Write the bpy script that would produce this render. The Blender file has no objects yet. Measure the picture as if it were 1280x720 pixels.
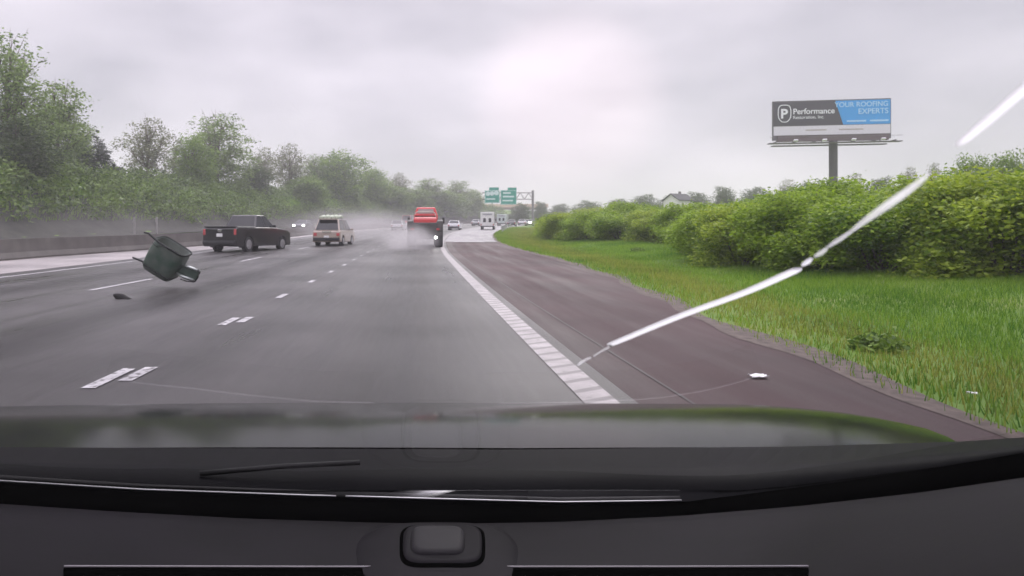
import bpy, bmesh, math, random
from mathutils import Vector, Matrix
R = math.radians
rnd = random.Random(7)
col = bpy.context.scene.collection
scene = bpy.context.scene

# ---------------------------------------------------------------- camera
# photo px (1280x720): x = 523 + 840 X/Y ; y = 293 + 840 (1.25-Z)/Y
F, CX, CY, EYE = 840.0, 523.0, 293.0, 1.25
cam_data = bpy.data.cameras.new("camera")
cam = bpy.data.objects.new("camera", cam_data)
col.objects.link(cam)
cam.location = (0, 0, EYE)
cam.rotation_euler = (R(90), 0, 0)
cam_data.sensor_width = 36
cam_data.lens = F / 1280 * 36
cam_data.shift_x = (640 - CX) / 1280
cam_data.shift_y = -(360 - CY) / 1280
cam_data.clip_start = 0.01
cam_data.clip_end = 6000
cam_data.dof.use_dof = True
cam_data.dof.focus_distance = 1.1
cam_data.dof.aperture_fstop = 20.0
scene.camera = cam

# ---------------------------------------------------------------- world
SUN_EL, SUN_AZ = R(38), R(13)      # azimuth clockwise from +Y
w = bpy.data.worlds.new("World")
scene.world = w
w.use_nodes = True
nt = w.node_tree
nt.nodes.clear()
N = nt.nodes.new
L = nt.links.new
out = N('ShaderNodeOutputWorld')
bg = N('ShaderNodeBackground')
bg.inputs['Strength'].default_value = 0.1
L(bg.outputs[0], out.inputs[0])
sky = N('ShaderNodeTexSky')
sky.sky_type = 'NISHITA'
sky.sun_disc = False
sky.sun_elevation = SUN_EL
sky.sun_rotation = SUN_AZ
tc = N('ShaderNodeTexCoord')
sep = N('ShaderNodeSeparateXYZ')
L(tc.outputs['Generated'], sep.inputs[0])
# cloud layer: noise stretched along the horizon
mp = N('ShaderNodeMapping')
mp.inputs['Scale'].default_value = (1.0, 1.0, 2.6)
L(tc.outputs['Generated'], mp.inputs[0])
nz = N('ShaderNodeTexNoise')
nz.inputs['Scale'].default_value = 2.7
nz.inputs['Detail'].default_value = 4
nz.inputs['Roughness'].default_value = 0.45
L(mp.outputs[0], nz.inputs['Vector'])
ramp = N('ShaderNodeValToRGB')
ramp.color_ramp.elements[0].position = 0.38
ramp.color_ramp.elements[0].color = (4.5, 4.15, 4.9, 1)
ramp.color_ramp.elements[1].position = 0.64
ramp.color_ramp.elements[1].color = (7.3, 6.6, 7.5, 1)
L(nz.outputs['Fac'], ramp.inputs[0])
# brighter patch where the sun stands behind the cloud
dot = N('ShaderNodeVectorMath'); dot.operation = 'DOT_PRODUCT'
gd = Vector((187 / F, 1, 165 / F)).normalized()
nrm = N('ShaderNodeVectorMath'); nrm.operation = 'NORMALIZE'
L(tc.outputs['Generated'], nrm.inputs[0])
L(nrm.outputs[0], dot.inputs[0])
dot.inputs[1].default_value = gd
mr = N('ShaderNodeMapRange'); mr.interpolation_type = 'SMOOTHERSTEP'
mr.inputs['From Min'].default_value = 0.987
mr.inputs['From Max'].default_value = 1.0
mr.inputs['To Max'].default_value = 2.3
L(dot.outputs['Value'], mr.inputs['Value'])
glow = N('ShaderNodeVectorMath'); glow.operation = 'SCALE'
glow.inputs[0].default_value = (1.0, 0.72, 0.74)
L(mr.outputs[0], glow.inputs['Scale'])
add = N('ShaderNodeVectorMath'); add.operation = 'ADD'
L(ramp.outputs[0], add.inputs[0]); L(glow.outputs[0], add.inputs[1])
# overcast sky gets brighter towards the zenith
zr_ = N('ShaderNodeMapRange'); zr_.interpolation_type = 'SMOOTHSTEP'
zr_.inputs['From Min'].default_value = 0.38
zr_.inputs['From Max'].default_value = 1.0
zr_.inputs['To Min'].default_value = 1.0
zr_.inputs['To Max'].default_value = 4.6
L(sep.outputs['Z'], zr_.inputs['Value'])
sc_ = N('ShaderNodeVectorMath'); sc_.operation = 'SCALE'
L(add.outputs[0], sc_.inputs[0]); L(zr_.outputs[0], sc_.inputs['Scale'])
mix = N('ShaderNodeMix'); mix.data_type = 'RGBA'
mix.inputs[0].default_value = 0.93
L(sky.outputs[0], mix.inputs[6]); L(sc_.outputs[0], mix.inputs[7])
L(mix.outputs[2], bg.inputs[0])

sd = bpy.data.lights.new("sun", 'SUN')
sd.energy = 0.9
sd.angle = R(25)
sd.color = (1, 0.96, 0.92)
so = bpy.data.objects.new("sun", sd)
col.objects.link(so)
so.location = (30, 40, 60)
dirv = Vector((math.sin(SUN_AZ) * math.cos(SUN_EL), math.cos(SUN_AZ) * math.cos(SUN_EL), math.sin(SUN_EL)))
so.rotation_euler = dirv.to_track_quat('Z', 'Y').to_euler()

scene.view_settings.view_transform = 'Standard'
scene.view_settings.look = 'None'
scene.view_settings.gamma = 1
scene.view_settings.exposure = 0.45
scene.render.engine = 'CYCLES'
cy = scene.cycles
cy.use_denoising = True
cy.max_bounces = 8
cy.transparent_max_bounces = 16
cy.volume_bounces = 1
cy.volume_step_rate = 4.0
cy.volume_max_steps = 64
cy.sample_clamp_indirect = 6

# ---------------------------------------------------------------- helpers
def px(x, y, Y):
    return Vector(((x - CX) / F * Y, Y, EYE - (y - CY) / F * Y))

def s(Y):                                   # the road bends right
    if Y < 30: return 0.0
    if Y < 330: return .00104 * (Y - 30) ** 2
    return .00104 * 300 ** 2 + .624 * (Y - 330)
def ds(Y):
    return (s(Y + .5) - s(Y - .5))
def zr(Y):                                  # and climbs gently
    if Y < 0: return 0.0
    if Y < 48: return .00026 * Y * Y
    if Y < 250: return .6 + .025 * (Y - 48)
    return 5.65 + .01 * (min(Y, 900) - 250)
def interp(Y, tab):
    if Y <= tab[0][0]: return tab[0][1]
    for (a, b), (c, d) in zip(tab, tab[1:]):
        if Y <= c:
            t = (Y - a) / (c - a)
            return b + (d - b) * t
    return tab[-1][1]
GE = [(0, 3.5), (5, 3.75), (10, 4.2), (18, 5.3), (28, 5.9), (50, 5.6), (70, 6.2), (120, 8.0), (400, 8.5)]
LE = [(0, -17), (30, -16.6), (45, -14.2), (65, -13.4), (130, -14.2), (400, -15)]
def grass_edge(Y): return interp(Y, GE)
def left_edge(Y): return interp(Y, LE)
def sm(a, b, x):
    t = max(0, min(1, (x - a) / (b - a)))
    return t * t * (3 - 2 * t)
def ground_off(b, Y):                       # height above the road at base offset b
    z = 0
    if b < -31: z += 6.3 * sm(-31, -41, b) + .6 * sm(-41, -60, b)
    ge = grass_edge(Y)
    if b > ge:
        z += -.10 * sm(ge + .4, ge + 3.2, b) + .35 * sm(ge + 3, ge + 9, b)
        z += .8 * sm(20, 60, b)
    return z
def gz(X, Y):
    return zr(Y) + ground_off(X - s(Y), Y)

def tag(o, label=None, cat=None, group=None, kind=None):
    if label: o['label'] = label
    if cat: o['category'] = cat
    if group: o['group'] = group
    if kind: o['kind'] = kind
    return o
def empty(name, loc=(0, 0, 0), rot=(0, 0, 0)):
    o = bpy.data.objects.new(name, None)
    o.empty_display_size = .3
    o.location = loc
    o.rotation_euler = rot
    col.objects.link(o)
    return o
def mesh_obj(name, me, mat=None, parent=None):
    o = bpy.data.objects.new(name, me)
    if mat: me.materials.append(mat)
    col.objects.link(o)
    if parent: o.parent = parent
    return o

class MB:
    def __init__(self): self.bm = bmesh.new()
    def box(self, c, d, rot=None):
        m = Matrix.Translation(c)
        if rot: m = m @ rot
        m = m @ Matrix.Diagonal((d[0], d[1], d[2], 1))
        bmesh.ops.create_cube(self.bm, size=1, matrix=m)
        return self
    def cyl(self, a, b, r, r2=None, n=12):
        a, b = Vector(a), Vector(b)
        d = b - a
        m = Matrix.Translation((a + b) / 2) @ d.to_track_quat('Z', 'Y').to_matrix().to_4x4()
        bmesh.ops.create_cone(self.bm, cap_ends=True, segments=n, radius1=r, radius2=r if r2 is None else r2, depth=d.length, matrix=m)
        return self
    def tube(self, pts, r, n=8, flat=1.0, closed=False, nrm=None):
        pts = [Vector(p) for p in pts]
        rings = []
        for i, p in enumerate(pts):
            if closed:
                t = pts[(i + 1) % len(pts)] - pts[i - 1]
            else:
                t = pts[min(i + 1, len(pts) - 1)] - pts[max(i - 1, 0)]
            t.normalize()
            up = Vector(nrm) if nrm is not None else (Vector((0, 0, 1)) if abs(t.z) < .9 else Vector((1, 0, 0)))
            u = t.cross(up).normalized()
            v = u.cross(t).normalized()
            rr = r[i] if isinstance(r, (list, tuple)) else r
            rings.append([self.bm.verts.new(p + u * math.cos(2 * math.pi * k / n) * rr + v * math.sin(2 * math.pi * k / n) * rr * flat) for k in range(n)])
        m = len(rings)
        for i in range(m if closed else m - 1):
            A, B = rings[i], rings[(i + 1) % m]
            for k in range(n):
                self.bm.faces.new((A[k], A[(k + 1) % n], B[(k + 1) % n], B[k]))
        if not closed:
            self.bm.faces.new(rings[0]); self.bm.faces.new(rings[-1])
        return self
    def prism(self, poly, x0, x1):          # poly in (y,z), extruded along x
        A = [self.bm.verts.new((x0, y, z)) for y, z in poly]
        B = [self.bm.verts.new((x1, y, z)) for y, z in poly]
        self.bm.faces.new(A); self.bm.faces.new(list(reversed(B)))
        n = len(poly)
        for i in range(n):
            self.bm.faces.new((A[i], B[i], B[(i + 1) % n], A[(i + 1) % n]))
        return self
    def hexa(self, lo, hi):                 # two quads of points
        A = [self.bm.verts.new(p) for p in lo]
        B = [self.bm.verts.new(p) for p in hi]
        self.bm.faces.new(A); self.bm.faces.new(list(reversed(B)))
        for i in range(4):
            self.bm.faces.new((A[i], B[i], B[(i + 1) % 4], A[(i + 1) % 4]))
        return self
    def slab(self, quad, t):                # a quad with thickness along its normal
        q = [Vector(p) for p in quad]
        n = (q[1] - q[0]).cross(q[2] - q[0]).normalized() * t
        return self.hexa(q, [p + n for p in q])
    def grid(self, rows):
        V = [[self.bm.verts.new(p) for p in r] for r in rows]
        for i in range(len(V) - 1):
            for j in range(len(V[0]) - 1):
                self.bm.faces.new((V[i][j], V[i][j + 1], V[i + 1][j + 1], V[i + 1][j]))
        return self
    def build(self, name, mat, parent=None, bevel=0, smooth=False, seg=2, solid=0):
        bmesh.ops.recalc_face_normals(self.bm, faces=self.bm.faces)
        me = bpy.data.meshes.new(name)
        self.bm.to_mesh(me); self.bm.free()
        o = mesh_obj(name, me, mat, parent)
        if solid:
            md = o.modifiers.new('s', 'SOLIDIFY'); md.thickness = solid
        if bevel:
            md = o.modifiers.new('b', 'BEVEL'); md.width = bevel; md.segments = seg; md.limit_method = 'ANGLE'
            md.angle_limit = R(28)
        if smooth or bevel:
            for p in me.polygons: p.use_smooth = True
            if not smooth:
                md = o.modifiers.new('w', 'WEIGHTED_NORMAL'); md.keep_sharp = True
        return o

def copy_thing(o, parent=None):
    c = o.copy(); col.objects.link(c); c.parent = parent
    for ch in list(o.children): copy_thing(ch, c)
    return c

# ---------------------------------------------------------------- materials
def mat(name, c, rough=.6, metal=0, var=.15, scale=6, bump=0, coat=0, emit=None, es=0, rvar=0, c2=None, coords='Object'):
    m = bpy.data.materials.new(name); m.use_nodes = True
    t = m.node_tree; b = t.nodes['Principled BSDF']
    b.inputs['Roughness'].default_value = rough
    b.inputs['Metallic'].default_value = metal
    b.inputs['Coat Weight'].default_value = coat
    b.inputs['Coat Roughness'].default_value = .06
    co = t.nodes.new('ShaderNodeTexCoord')
    n = t.nodes.new('ShaderNodeTexNoise')
    n.inputs['Scale'].default_value = scale; n.inputs['Detail'].default_value = 6
    t.links.new(co.outputs[coords], n.inputs['Vector'])
    r = t.nodes.new('ShaderNodeValToRGB')
    r.color_ramp.elements[0].position = .3; r.color_ramp.elements[1].position = .7
    a = [x * (1 - var) for x in c]; d = list(c2) if c2 else [min(1, x * (1 + var)) for x in c]
    r.color_ramp.elements[0].color = (*a, 1); r.color_ramp.elements[1].color = (*d, 1)
    t.links.new(n.outputs['Fac'], r.inputs[0]); t.links.new(r.outputs[0], b.inputs['Base Color'])
    if rvar:
        q = t.nodes.new('ShaderNodeMapRange')
        q.inputs['To Min'].default_value = rough - rvar; q.inputs['To Max'].default_value = rough + rvar
        t.links.new(n.outputs['Fac'], q.inputs['Value']); t.links.new(q.outputs[0], b.inputs['Roughness'])
    if bump:
        bp = t.nodes.new('ShaderNodeBump'); bp.inputs['Strength'].default_value = bump
        n2 = t.nodes.new('ShaderNodeTexNoise'); n2.inputs['Scale'].default_value = scale * 8
        t.links.new(co.outputs[coords], n2.inputs['Vector'])
        t.links.new(n2.outputs['Fac'], bp.inputs['Height']); t.links.new(bp.outputs[0], b.inputs['Normal'])
    if emit:
        b.inputs['Emission Color'].default_value = (*emit, 1); b.inputs['Emission Strength'].default_value = es
    return m

def leaf_mat(name, dark, light, trans=.35, big=.35):
    m = bpy.data.materials.new(name); m.use_nodes = True
    t = m.node_tree; t.nodes.clear()
    o = t.nodes.new('ShaderNodeOutputMaterial')
    g = t.nodes.new('ShaderNodeNewGeometry'); co = t.nodes.new('ShaderNodeTexCoord')
    n = t.nodes.new('ShaderNodeTexNoise'); n.inputs['Scale'].default_value = big; n.inputs['Detail'].default_value = 3
    t.links.new(co.outputs['Object'], n.inputs['Vector'])
    ma = t.nodes.new('ShaderNodeMath'); ma.operation = 'MULTIPLY_ADD'
    t.links.new(g.outputs['Random Per Island'], ma.inputs[0]); ma.inputs[1].default_value = .55
    t.links.new(n.outputs['Fac'], ma.inputs[2])
    r = t.nodes.new('ShaderNodeValToRGB')
    r.color_ramp.elements[0].position = .45; r.color_ramp.elements[1].position = 1.0
    r.color_ramp.elements[0].color = (*dark, 1); r.color_ramp.elements[1].color = (*light, 1)
    t.links.new(ma.outputs[0], r.inputs[0])
    d = t.nodes.new('ShaderNodeBsdfPrincipled'); d.inputs['Roughness'].default_value = .5
    tr = t.nodes.new('ShaderNodeBsdfTranslucent')
    t.links.new(r.outputs[0], d.inputs['Base Color']); t.links.new(r.outputs[0], tr.inputs['Color'])
    mx = t.nodes.new('ShaderNodeMixShader'); mx.inputs[0].default_value = trans
    t.links.new(d.outputs[0], mx.inputs[1]); t.links.new(tr.outputs[0], mx.inputs[2]); t.links.new(mx.outputs[0], o.inputs[0])
    return m

def road_mat(name, c, track=0.35, rough=.3, warm=None, tracks_and_reflection=()):
    """wet pavement; UV.x = metres across, UV.y = metres along"""
    m = bpy.data.materials.new(name); m.use_nodes = True
    t = m.node_tree; b = t.nodes['Principled BSDF']
    uv = t.nodes.new('ShaderNodeUVMap'); se = t.nodes.new('ShaderNodeSeparateXYZ')
    t.links.new(uv.outputs[0], se.inputs[0])
    mp = t.nodes.new('ShaderNodeMapping'); mp.inputs['Scale'].default_value = (1.0, .06, 1)
    t.links.new(uv.outputs[0], mp.inputs[0])
    n1 = t.nodes.new('ShaderNodeTexNoise'); n1.inputs['Scale'].default_value = 1.3; n1.inputs['Detail'].default_value = 7
    n1.inputs['Roughness'].default_value = .6
    t.links.new(mp.outputs[0], n1.inputs['Vector'])
    n2 = t.nodes.new('ShaderNodeTexNoise'); n2.inputs['Scale'].default_value = 55; n2.inputs['Detail'].default_value = 3
    t.links.new(uv.outputs[0], n2.inputs['Vector'])
    n3 = t.nodes.new('ShaderNodeTexNoise'); n3.inputs['Scale'].default_value = .25; n3.inputs['Detail'].default_value = 5
    t.links.new(uv.outputs[0], n3.inputs['Vector'])
    def M(op, a, bb, cc=None):
        k = t.nodes.new('ShaderNodeMath'); k.operation = op
        for i, v in enumerate((a, bb, cc)):
            if v is None: continue
            if isinstance(v, (int, float)): k.inputs[i].default_value = v
            else: t.links.new(v, k.inputs[i])
        return k.outputs[0]
    f = M('MULTIPLY_ADD', n1.outputs['Fac'], .9, .25)
    f = M('MULTIPLY_ADD', n2.outputs['Fac'], .8, f)
    f = M('MULTIPLY_ADD', n3.outputs['Fac'], 1.7, f)
    f = M('SUBTRACT', f, .95)
    f = M('MAXIMUM', f, .2)
    for (u0, wd, amt) in tracks_and_reflection:                 # polished wheel paths; truck's dark reflection painted into our lane
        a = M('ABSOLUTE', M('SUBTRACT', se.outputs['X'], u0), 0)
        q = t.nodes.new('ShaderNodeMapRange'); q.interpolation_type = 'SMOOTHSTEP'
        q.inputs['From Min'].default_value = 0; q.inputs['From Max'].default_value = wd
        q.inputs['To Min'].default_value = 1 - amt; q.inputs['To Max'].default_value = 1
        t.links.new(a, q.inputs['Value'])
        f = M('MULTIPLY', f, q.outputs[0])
    sc = t.nodes.new('ShaderNodeVectorMath'); sc.operation = 'SCALE'
    sc.inputs[0].default_value = c
    t.links.new(f, sc.inputs['Scale']); t.links.new(sc.outputs[0], b.inputs['Base Color'])
    q = t.nodes.new('ShaderNodeMapRange'); q.inputs['From Min'].default_value = .35; q.inputs['From Max'].default_value = .65
    q.inputs['To Min'].default_value = rough - .1; q.inputs['To Max'].default_value = rough + .16
    t.links.new(n1.outputs['Fac'], q.inputs['Value']); t.links.new(q.outputs[0], b.inputs['Roughness'])
    if tracks_and_reflection:
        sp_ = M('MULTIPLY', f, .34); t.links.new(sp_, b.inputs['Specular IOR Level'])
    bp = t.nodes.new('ShaderNodeBump'); bp.inputs['Strength'].default_value = .35; bp.inputs['Distance'].default_value = .01
    t.links.new(n2.outputs['Fac'], bp.inputs['Height']); t.links.new(bp.outputs[0], b.inputs['Normal'])
    return m

M_asph = road_mat('wet_asphalt', (.062, .057, .057), tracks_and_reflection=[(-.1, 1.5, .42), (-4.7, 1.0, .45), (-8.7, 1.0, .35)], rough=.36)  # our lane's band paints in the truck's reflection, the others are wheel paths
def low_spec(m, v=.25):
    m.node_tree.nodes['Principled BSDF'].inputs['Specular IOR Level'].default_value = v
    return m
M_should = road_mat('red_brown_shoulder', (.060, .036, .037), rough=.68)
low_spec(M_should, .3)
M_conc = road_mat('pale_concrete', (.30, .275, .27), rough=.5)
M_opp = road_mat('far_carriageway', (.10, .09, .088), rough=.45)
M_ramp = road_mat('ramp_concrete', (.20, .19, .195), rough=.45)
def paint_mat(name, c, stripes=0):
    m = mat(name, c, rough=.5, var=.25, scale=3)
    t = m.node_tree; b = t.nodes['Principled BSDF']
    src = b.inputs['Base Color'].links[0].from_socket
    uv = t.nodes.new('ShaderNodeUVMap')
    n = t.nodes.new('ShaderNodeTexNoise'); n.inputs['Scale'].default_value = 14; n.inputs['Detail'].default_value = 5
    t.links.new(uv.outputs[0], n.inputs['Vector'])
    r = t.nodes.new('ShaderNodeValToRGB'); r.color_ramp.elements[0].position = .36 if not stripes else .2; r.color_ramp.elements[1].position = .5 if not stripes else .42
    t.links.new(n.outputs['Fac'], r.inputs[0])
    fac = r.outputs[0]
    if stripes:                                 # worn rumble grooves across the painted line
        mp = t.nodes.new('ShaderNodeMapping'); mp.inputs['Rotation'].default_value = (0, 0, R(-32))
        t.links.new(uv.outputs[0], mp.inputs[0])
        wv = t.nodes.new('ShaderNodeTexWave'); wv.bands_direction = 'Y'; wv.inputs['Scale'].default_value = stripes
        wv.inputs['Distortion'].default_value = 1.2
        t.links.new(mp.outputs[0], wv.inputs['Vector'])
        r2 = t.nodes.new('ShaderNodeValToRGB'); r2.color_ramp.elements[0].position = .10; r2.color_ramp.elements[1].position = .30
        r2.color_ramp.elements[0].color = (.3, .3, .3, 1)
        t.links.new(wv.outputs['Fac'], r2.inputs[0])
        mu = t.nodes.new('ShaderNodeMath'); mu.operation = 'MULTIPLY'
        t.links.new(fac, mu.inputs[0]); t.links.new(r2.outputs[0], mu.inputs[1]); fac = mu.outputs[0]
    mx = t.nodes.new('ShaderNodeMix'); mx.data_type = 'RGBA'
    t.links.new(fac, mx.inputs[0]); mx.inputs[6].default_value = (.12, .11, .11, 1)
    t.links.new(src, mx.inputs[7]); t.links.new(mx.outputs[2], b.inputs['Base Color'])
    return m
M_white = paint_mat('road_paint_white', (.50, .49, .50))
M_edge = paint_mat('edge_paint', (.33, .305, .305), stripes=1.15)

# ground
def ground_mat():
    m = bpy.data.materials.new('verge_grass_ground'); m.use_nodes = True
    t = m.node_tree; b = t.nodes['Principled BSDF']; b.inputs['Roughness'].default_value = .9
    co = t.nodes.new('ShaderNodeTexCoord')
    n = t.nodes.new('ShaderNodeTexNoise'); n.inputs['Scale'].default_value = .35; n.inputs['Detail'].default_value = 8
    n.inputs['Roughness'].default_value = .65
    t.links.new(co.outputs['Object'], n.inputs['Vector'])
    r = t.nodes.new('ShaderNodeValToRGB')
    e = r.color_ramp.elements
    e[0].position = .3; e[0].color = (.06, .14, .015, 1)
    e[1].position = .75; e[1].color = (.20, .20, .055, 1)
    k = e.new(.5); k.color = (.11, .20, .025, 1)
    t.links.new(n.outputs['Fac'], r.inputs[0]); t.links.new(r.outputs[0], b.inputs['Base Color'])
    return m
M_ground = ground_mat()

def strip(name, mat_, e0, e1, Y0, Y1, z=0, n=None, cross=2):
    """sheet between base offsets e0(Y), e1(Y)"""
    Ys = []; Y = Y0
    while Y < Y1:
        Ys.append(Y); Y += .5 if Y < 30 else (1.5 if Y < 120 else 6)
    Ys.append(Y1)
    f0 = e0 if callable(e0) else (lambda Y: e0)
    f1 = e1 if callable(e1) else (lambda Y: e1)
    bm = bmesh.new(); uvl = bm.loops.layers.uv.new('UVMap')
    rows = []
    for Y in Ys:
        a, c = f0(Y), f1(Y)
        row = []
        for k in range(cross):
            bb = a + (c - a) * k / (cross - 1)
            v = bm.verts.new((bb + s(Y), Y, zr(Y) + z)); row.append((v, bb, Y))
        rows.append(row)
    for A, B in zip(rows, rows[1:]):
        for k in range(cross - 1):
            q = [A[k], A[k + 1], B[k + 1], B[k]]
            f = bm.faces.new([x[0] for x in q])
            for lp, x in zip(f.loops, q): lp[uvl].uv = (x[1], x[2])
    me = bpy.data.meshes.new(name); bm.to_mesh(me); bm.free()
    o = mesh_obj(name, me, mat_); tag(o, kind='structure')
    return o

# one ground sheet to the horizon
offs = [-1500, -700, -300, -150, -90, -65, -55, -48, -44, -41, -39, -37, -35, -33, -31, -28, -20, -10, 0, 3, 4, 4.5, 5, 5.5, 6, 6.5, 7, 8, 9, 10, 11, 12, 14, 16, 18, 22, 30, 40, 60, 100, 200, 500, 1500]
Ys = [-60, -30, -10] + [i * 2.5 for i in range(0, 40)] + [100 + 8 * i for i in range(32)] + [360, 420, 500, 650, 900, 1400, 2500]
mb = MB()
mb.grid([[(b + s(Y), Y, zr(Y) + ground_off(b, Y) - .018 + (rnd.uniform(-.03, .05) if (b > 9 or b < -31) and Y < 120 else 0)) for b in offs] for Y in Ys])
g = mb.build('ground', M_ground, smooth=True); tag(g, kind='structure')

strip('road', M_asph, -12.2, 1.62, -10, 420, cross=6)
strip('left_shoulder', M_conc, left_edge, -12.2, -10, 420)
strip('shoulder_margin', low_spec(road_mat('shoulder_margin', (.066, .045, .045), rough=.65), .3), 1.62, 2.02, -10, 51.5)
strip('right_shoulder', M_should, 2.02, grass_edge, -10, 51.5, cross=4)
strip('exit_ramp_pavement', M_ramp, 1.62, grass_edge, 51.5, 420)
strip('far_road', M_opp, -30.5, lambda Y: left_edge(Y) - .62, -10, 420)
strip('edge_line', M_edge, 1.22, 1.48, 3, 200, z=.006)
strip('shoulder_joint', mat('joint_seal', (.045, .036, .036), rough=.6), 2.005, 2.03, 3, 51, z=.005)
tag(strip('gore_line', M_white, 2.2, 4.6, 51.2, 52.1, z=.009), kind='structure')
strip('median_line', M_white, -11.35, -11.2, -5, 300, z=.006)

def dashes(name, segs, wdt=.12):
    bm = bmesh.new(); uvl = bm.loops.layers.uv.new('UVMap')
    for (b, Y0, Y1) in segs:
        n = max(1, int((Y1 - Y0) / .5)); prev = None
        for i in range(n + 1):
            Y = Y0 + (Y1 - Y0) * i / n
            cur = [(bm.verts.new((b - wdt / 2 + s(Y), Y, zr(Y) + .007)), b - wdt / 2, Y), (bm.verts.new((b + wdt / 2 + s(Y), Y, zr(Y) + .007)), b + wdt / 2, Y)]
            if prev:
                q = [prev[0], prev[1], cur[1], cur[0]]
                f = bm.faces.new([x[0] for x in q])
                for lp, x in zip(f.loops, q): lp[uvl].uv = (x[1], x[2])
            prev = cur
    me = bpy.data.meshes.new(name); bm.to_mesh(me); bm.free()
    return tag(mesh_obj(name, me, M_white), kind='structure')
sg = []
for k in range(-1, 30):
    Y = 5.83 + 3.66 * k
    sg.append((-2.66, Y - .42, Y + .36))
    if k in (0, 1): sg.append((-2.48, Y - .15, Y + .42))
dashes('dotted_lane_line', sg, .12)
dashes('dashed_lane_line', [(-7.0, 14.3 + 12.2 * k, 17.6 + 12.2 * k) for k in range(-1, 20)], .14)
dashes('far_dashed_lane_line', [(-24.5, 20 + 12.2 * k, 23 + 12.2 * k) for k in range(0, 15)], .14)

def soil():
    rows = []
    Y = 10
    r = random.Random(4)
    while Y < 320:
        rows.append([(b + s(Y), Y, zr(Y) + ground_off(b, Y) + .10 + (r.uniform(0, .12) if -36 < b < -31 else 0)) for b in (-30.4, -31.2, -32, -33, -34, -35, -36, -37)])
        Y += 1.5 if Y < 120 else 4
    o = MB().grid(rows).build('bank_soil', mat('bank_soil', (.035, .034, .028), rough=.9, var=.45, scale=.8, bump=.5), smooth=True); tag(o, kind='structure')
soil()
# gravelly dirt margin between shoulder and grass
strip('verge_dirt', mat('gravel_dirt', (.10, .078, .066), rough=.85, var=.4, scale=9, bump=.4), lambda Y: grass_edge(Y) - .15 + .12 * math.sin(Y * 1.7) * math.sin(Y * .63), lambda Y: grass_edge(Y) + .22 + .15 * math.sin(Y * 1.1), -5, 120, z=.004)

# ---------------------------------------------------------------- grass blades (uncountable)
def grass():
    M_bl = leaf_mat('grass_blades', (.06, .18, .008), (.27, .42, .04), .35, .28)
    M_dry = leaf_mat('olive_grass_blades', (.12, .16, .018), (.38, .40, .075), .3, .4)
    verts, faces = [], []
    V2, F2 = [], []
    r = random.Random(3)
    def blade(X, Y, z, h, wd, verts=verts, faces=faces):
        a = r.uniform(0, math.tau); lx, ly = r.uniform(-.5, .5) * h, r.uniform(-.5, .5) * h
        i = len(verts)
        verts.extend([(X - math.cos(a) * wd, Y - math.sin(a) * wd, z - .03), (X + math.cos(a) * wd, Y + math.sin(a) * wd, z - .03), (X + lx, Y + ly, z + h)])
        faces.append((i, i + 1, i + 2))
    for _ in range(330000):
        Y = 3.2 + 120 * r.random() ** 2.1
        ge = grass_edge(Y)
        b = ge - .05 + (14.5 - ge) * r.random() ** .8
        if b < ge + .2 and r.random() < .5: continue
        X = b + s(Y); z = gz(X, Y)
        cl = .5 + .5 * math.sin(X * 1.3 + 2 * math.sin(Y * .7)) * math.sin(Y * 1.1)
        sc = 1 + Y / 30
        blade(X, Y, z, r.uniform(.03, .07) * (1 + .8 * cl) * (1 + Y / 80), .0042 * sc + .002, *((V2, F2) if r.random() < .85 * math.exp(-((b - ge - 1.0 - .03 * Y) / (.75 + .02 * Y)) ** 2) else (verts, faces)))
    for _ in range(60000):                      # rough growth below the left bank
        Y = 40 + 170 * r.random(); b = -34 - 11 * r.random(); X = b + s(Y)
        blade(X, Y, gz(X, Y), r.uniform(.2, .55), .05)
    me = bpy.data.meshes.new('dry_grass'); me.from_pydata(V2, [], F2)
    tag(mesh_obj('dry_grass', me, M_dry), 'olive yellow strip of thin grass along the edge of the right shoulder', 'dry grass', kind='stuff')
    me = bpy.data.meshes.new('grass'); me.from_pydata(verts, [], faces)
    tag(mesh_obj('grass', me, M_bl), 'short green roadside grass growing on both verges', 'grass', kind='stuff')
grass()

# ---------------------------------------------------------------- median barrier
M_barrier = mat('barrier_concrete', (.10, .09, .084), rough=.75, var=.25, scale=1.2, bump=.2)
def barrier():
    sec = [(-.30, 0), (-.30, .08), (-.17, .30), (-.09, .86), (.09, .86), (.17, .30), (.30, .08), (.30, 0)]
    bm = bmesh.new(); prev = None
    Y = 8.0
    while Y < 330:
        c = left_edge(Y) - .31 + s(Y)
        cur = [bm.verts.new((c + x, Y, zr(Y) + z)) for x, z in sec]
        if prev:
            for k in range(len(sec) - 1): bm.faces.new((prev[k], prev[k + 1], cur[k + 1], cur[k]))
        else: bm.faces.new(cur)
        prev = cur; Y += 1.5 if Y < 120 else 5
    bm.faces.new(prev)
    bmesh.ops.recalc_face_normals(bm, faces=bm.faces)
    me = bpy.data.meshes.new('median_barrier'); bm.to_mesh(me); bm.free()
    tag(mesh_obj('median_barrier', me, M_barrier), 'long low grey concrete barrier along the left shoulder of the motorway', 'barrier')
barrier()

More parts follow.
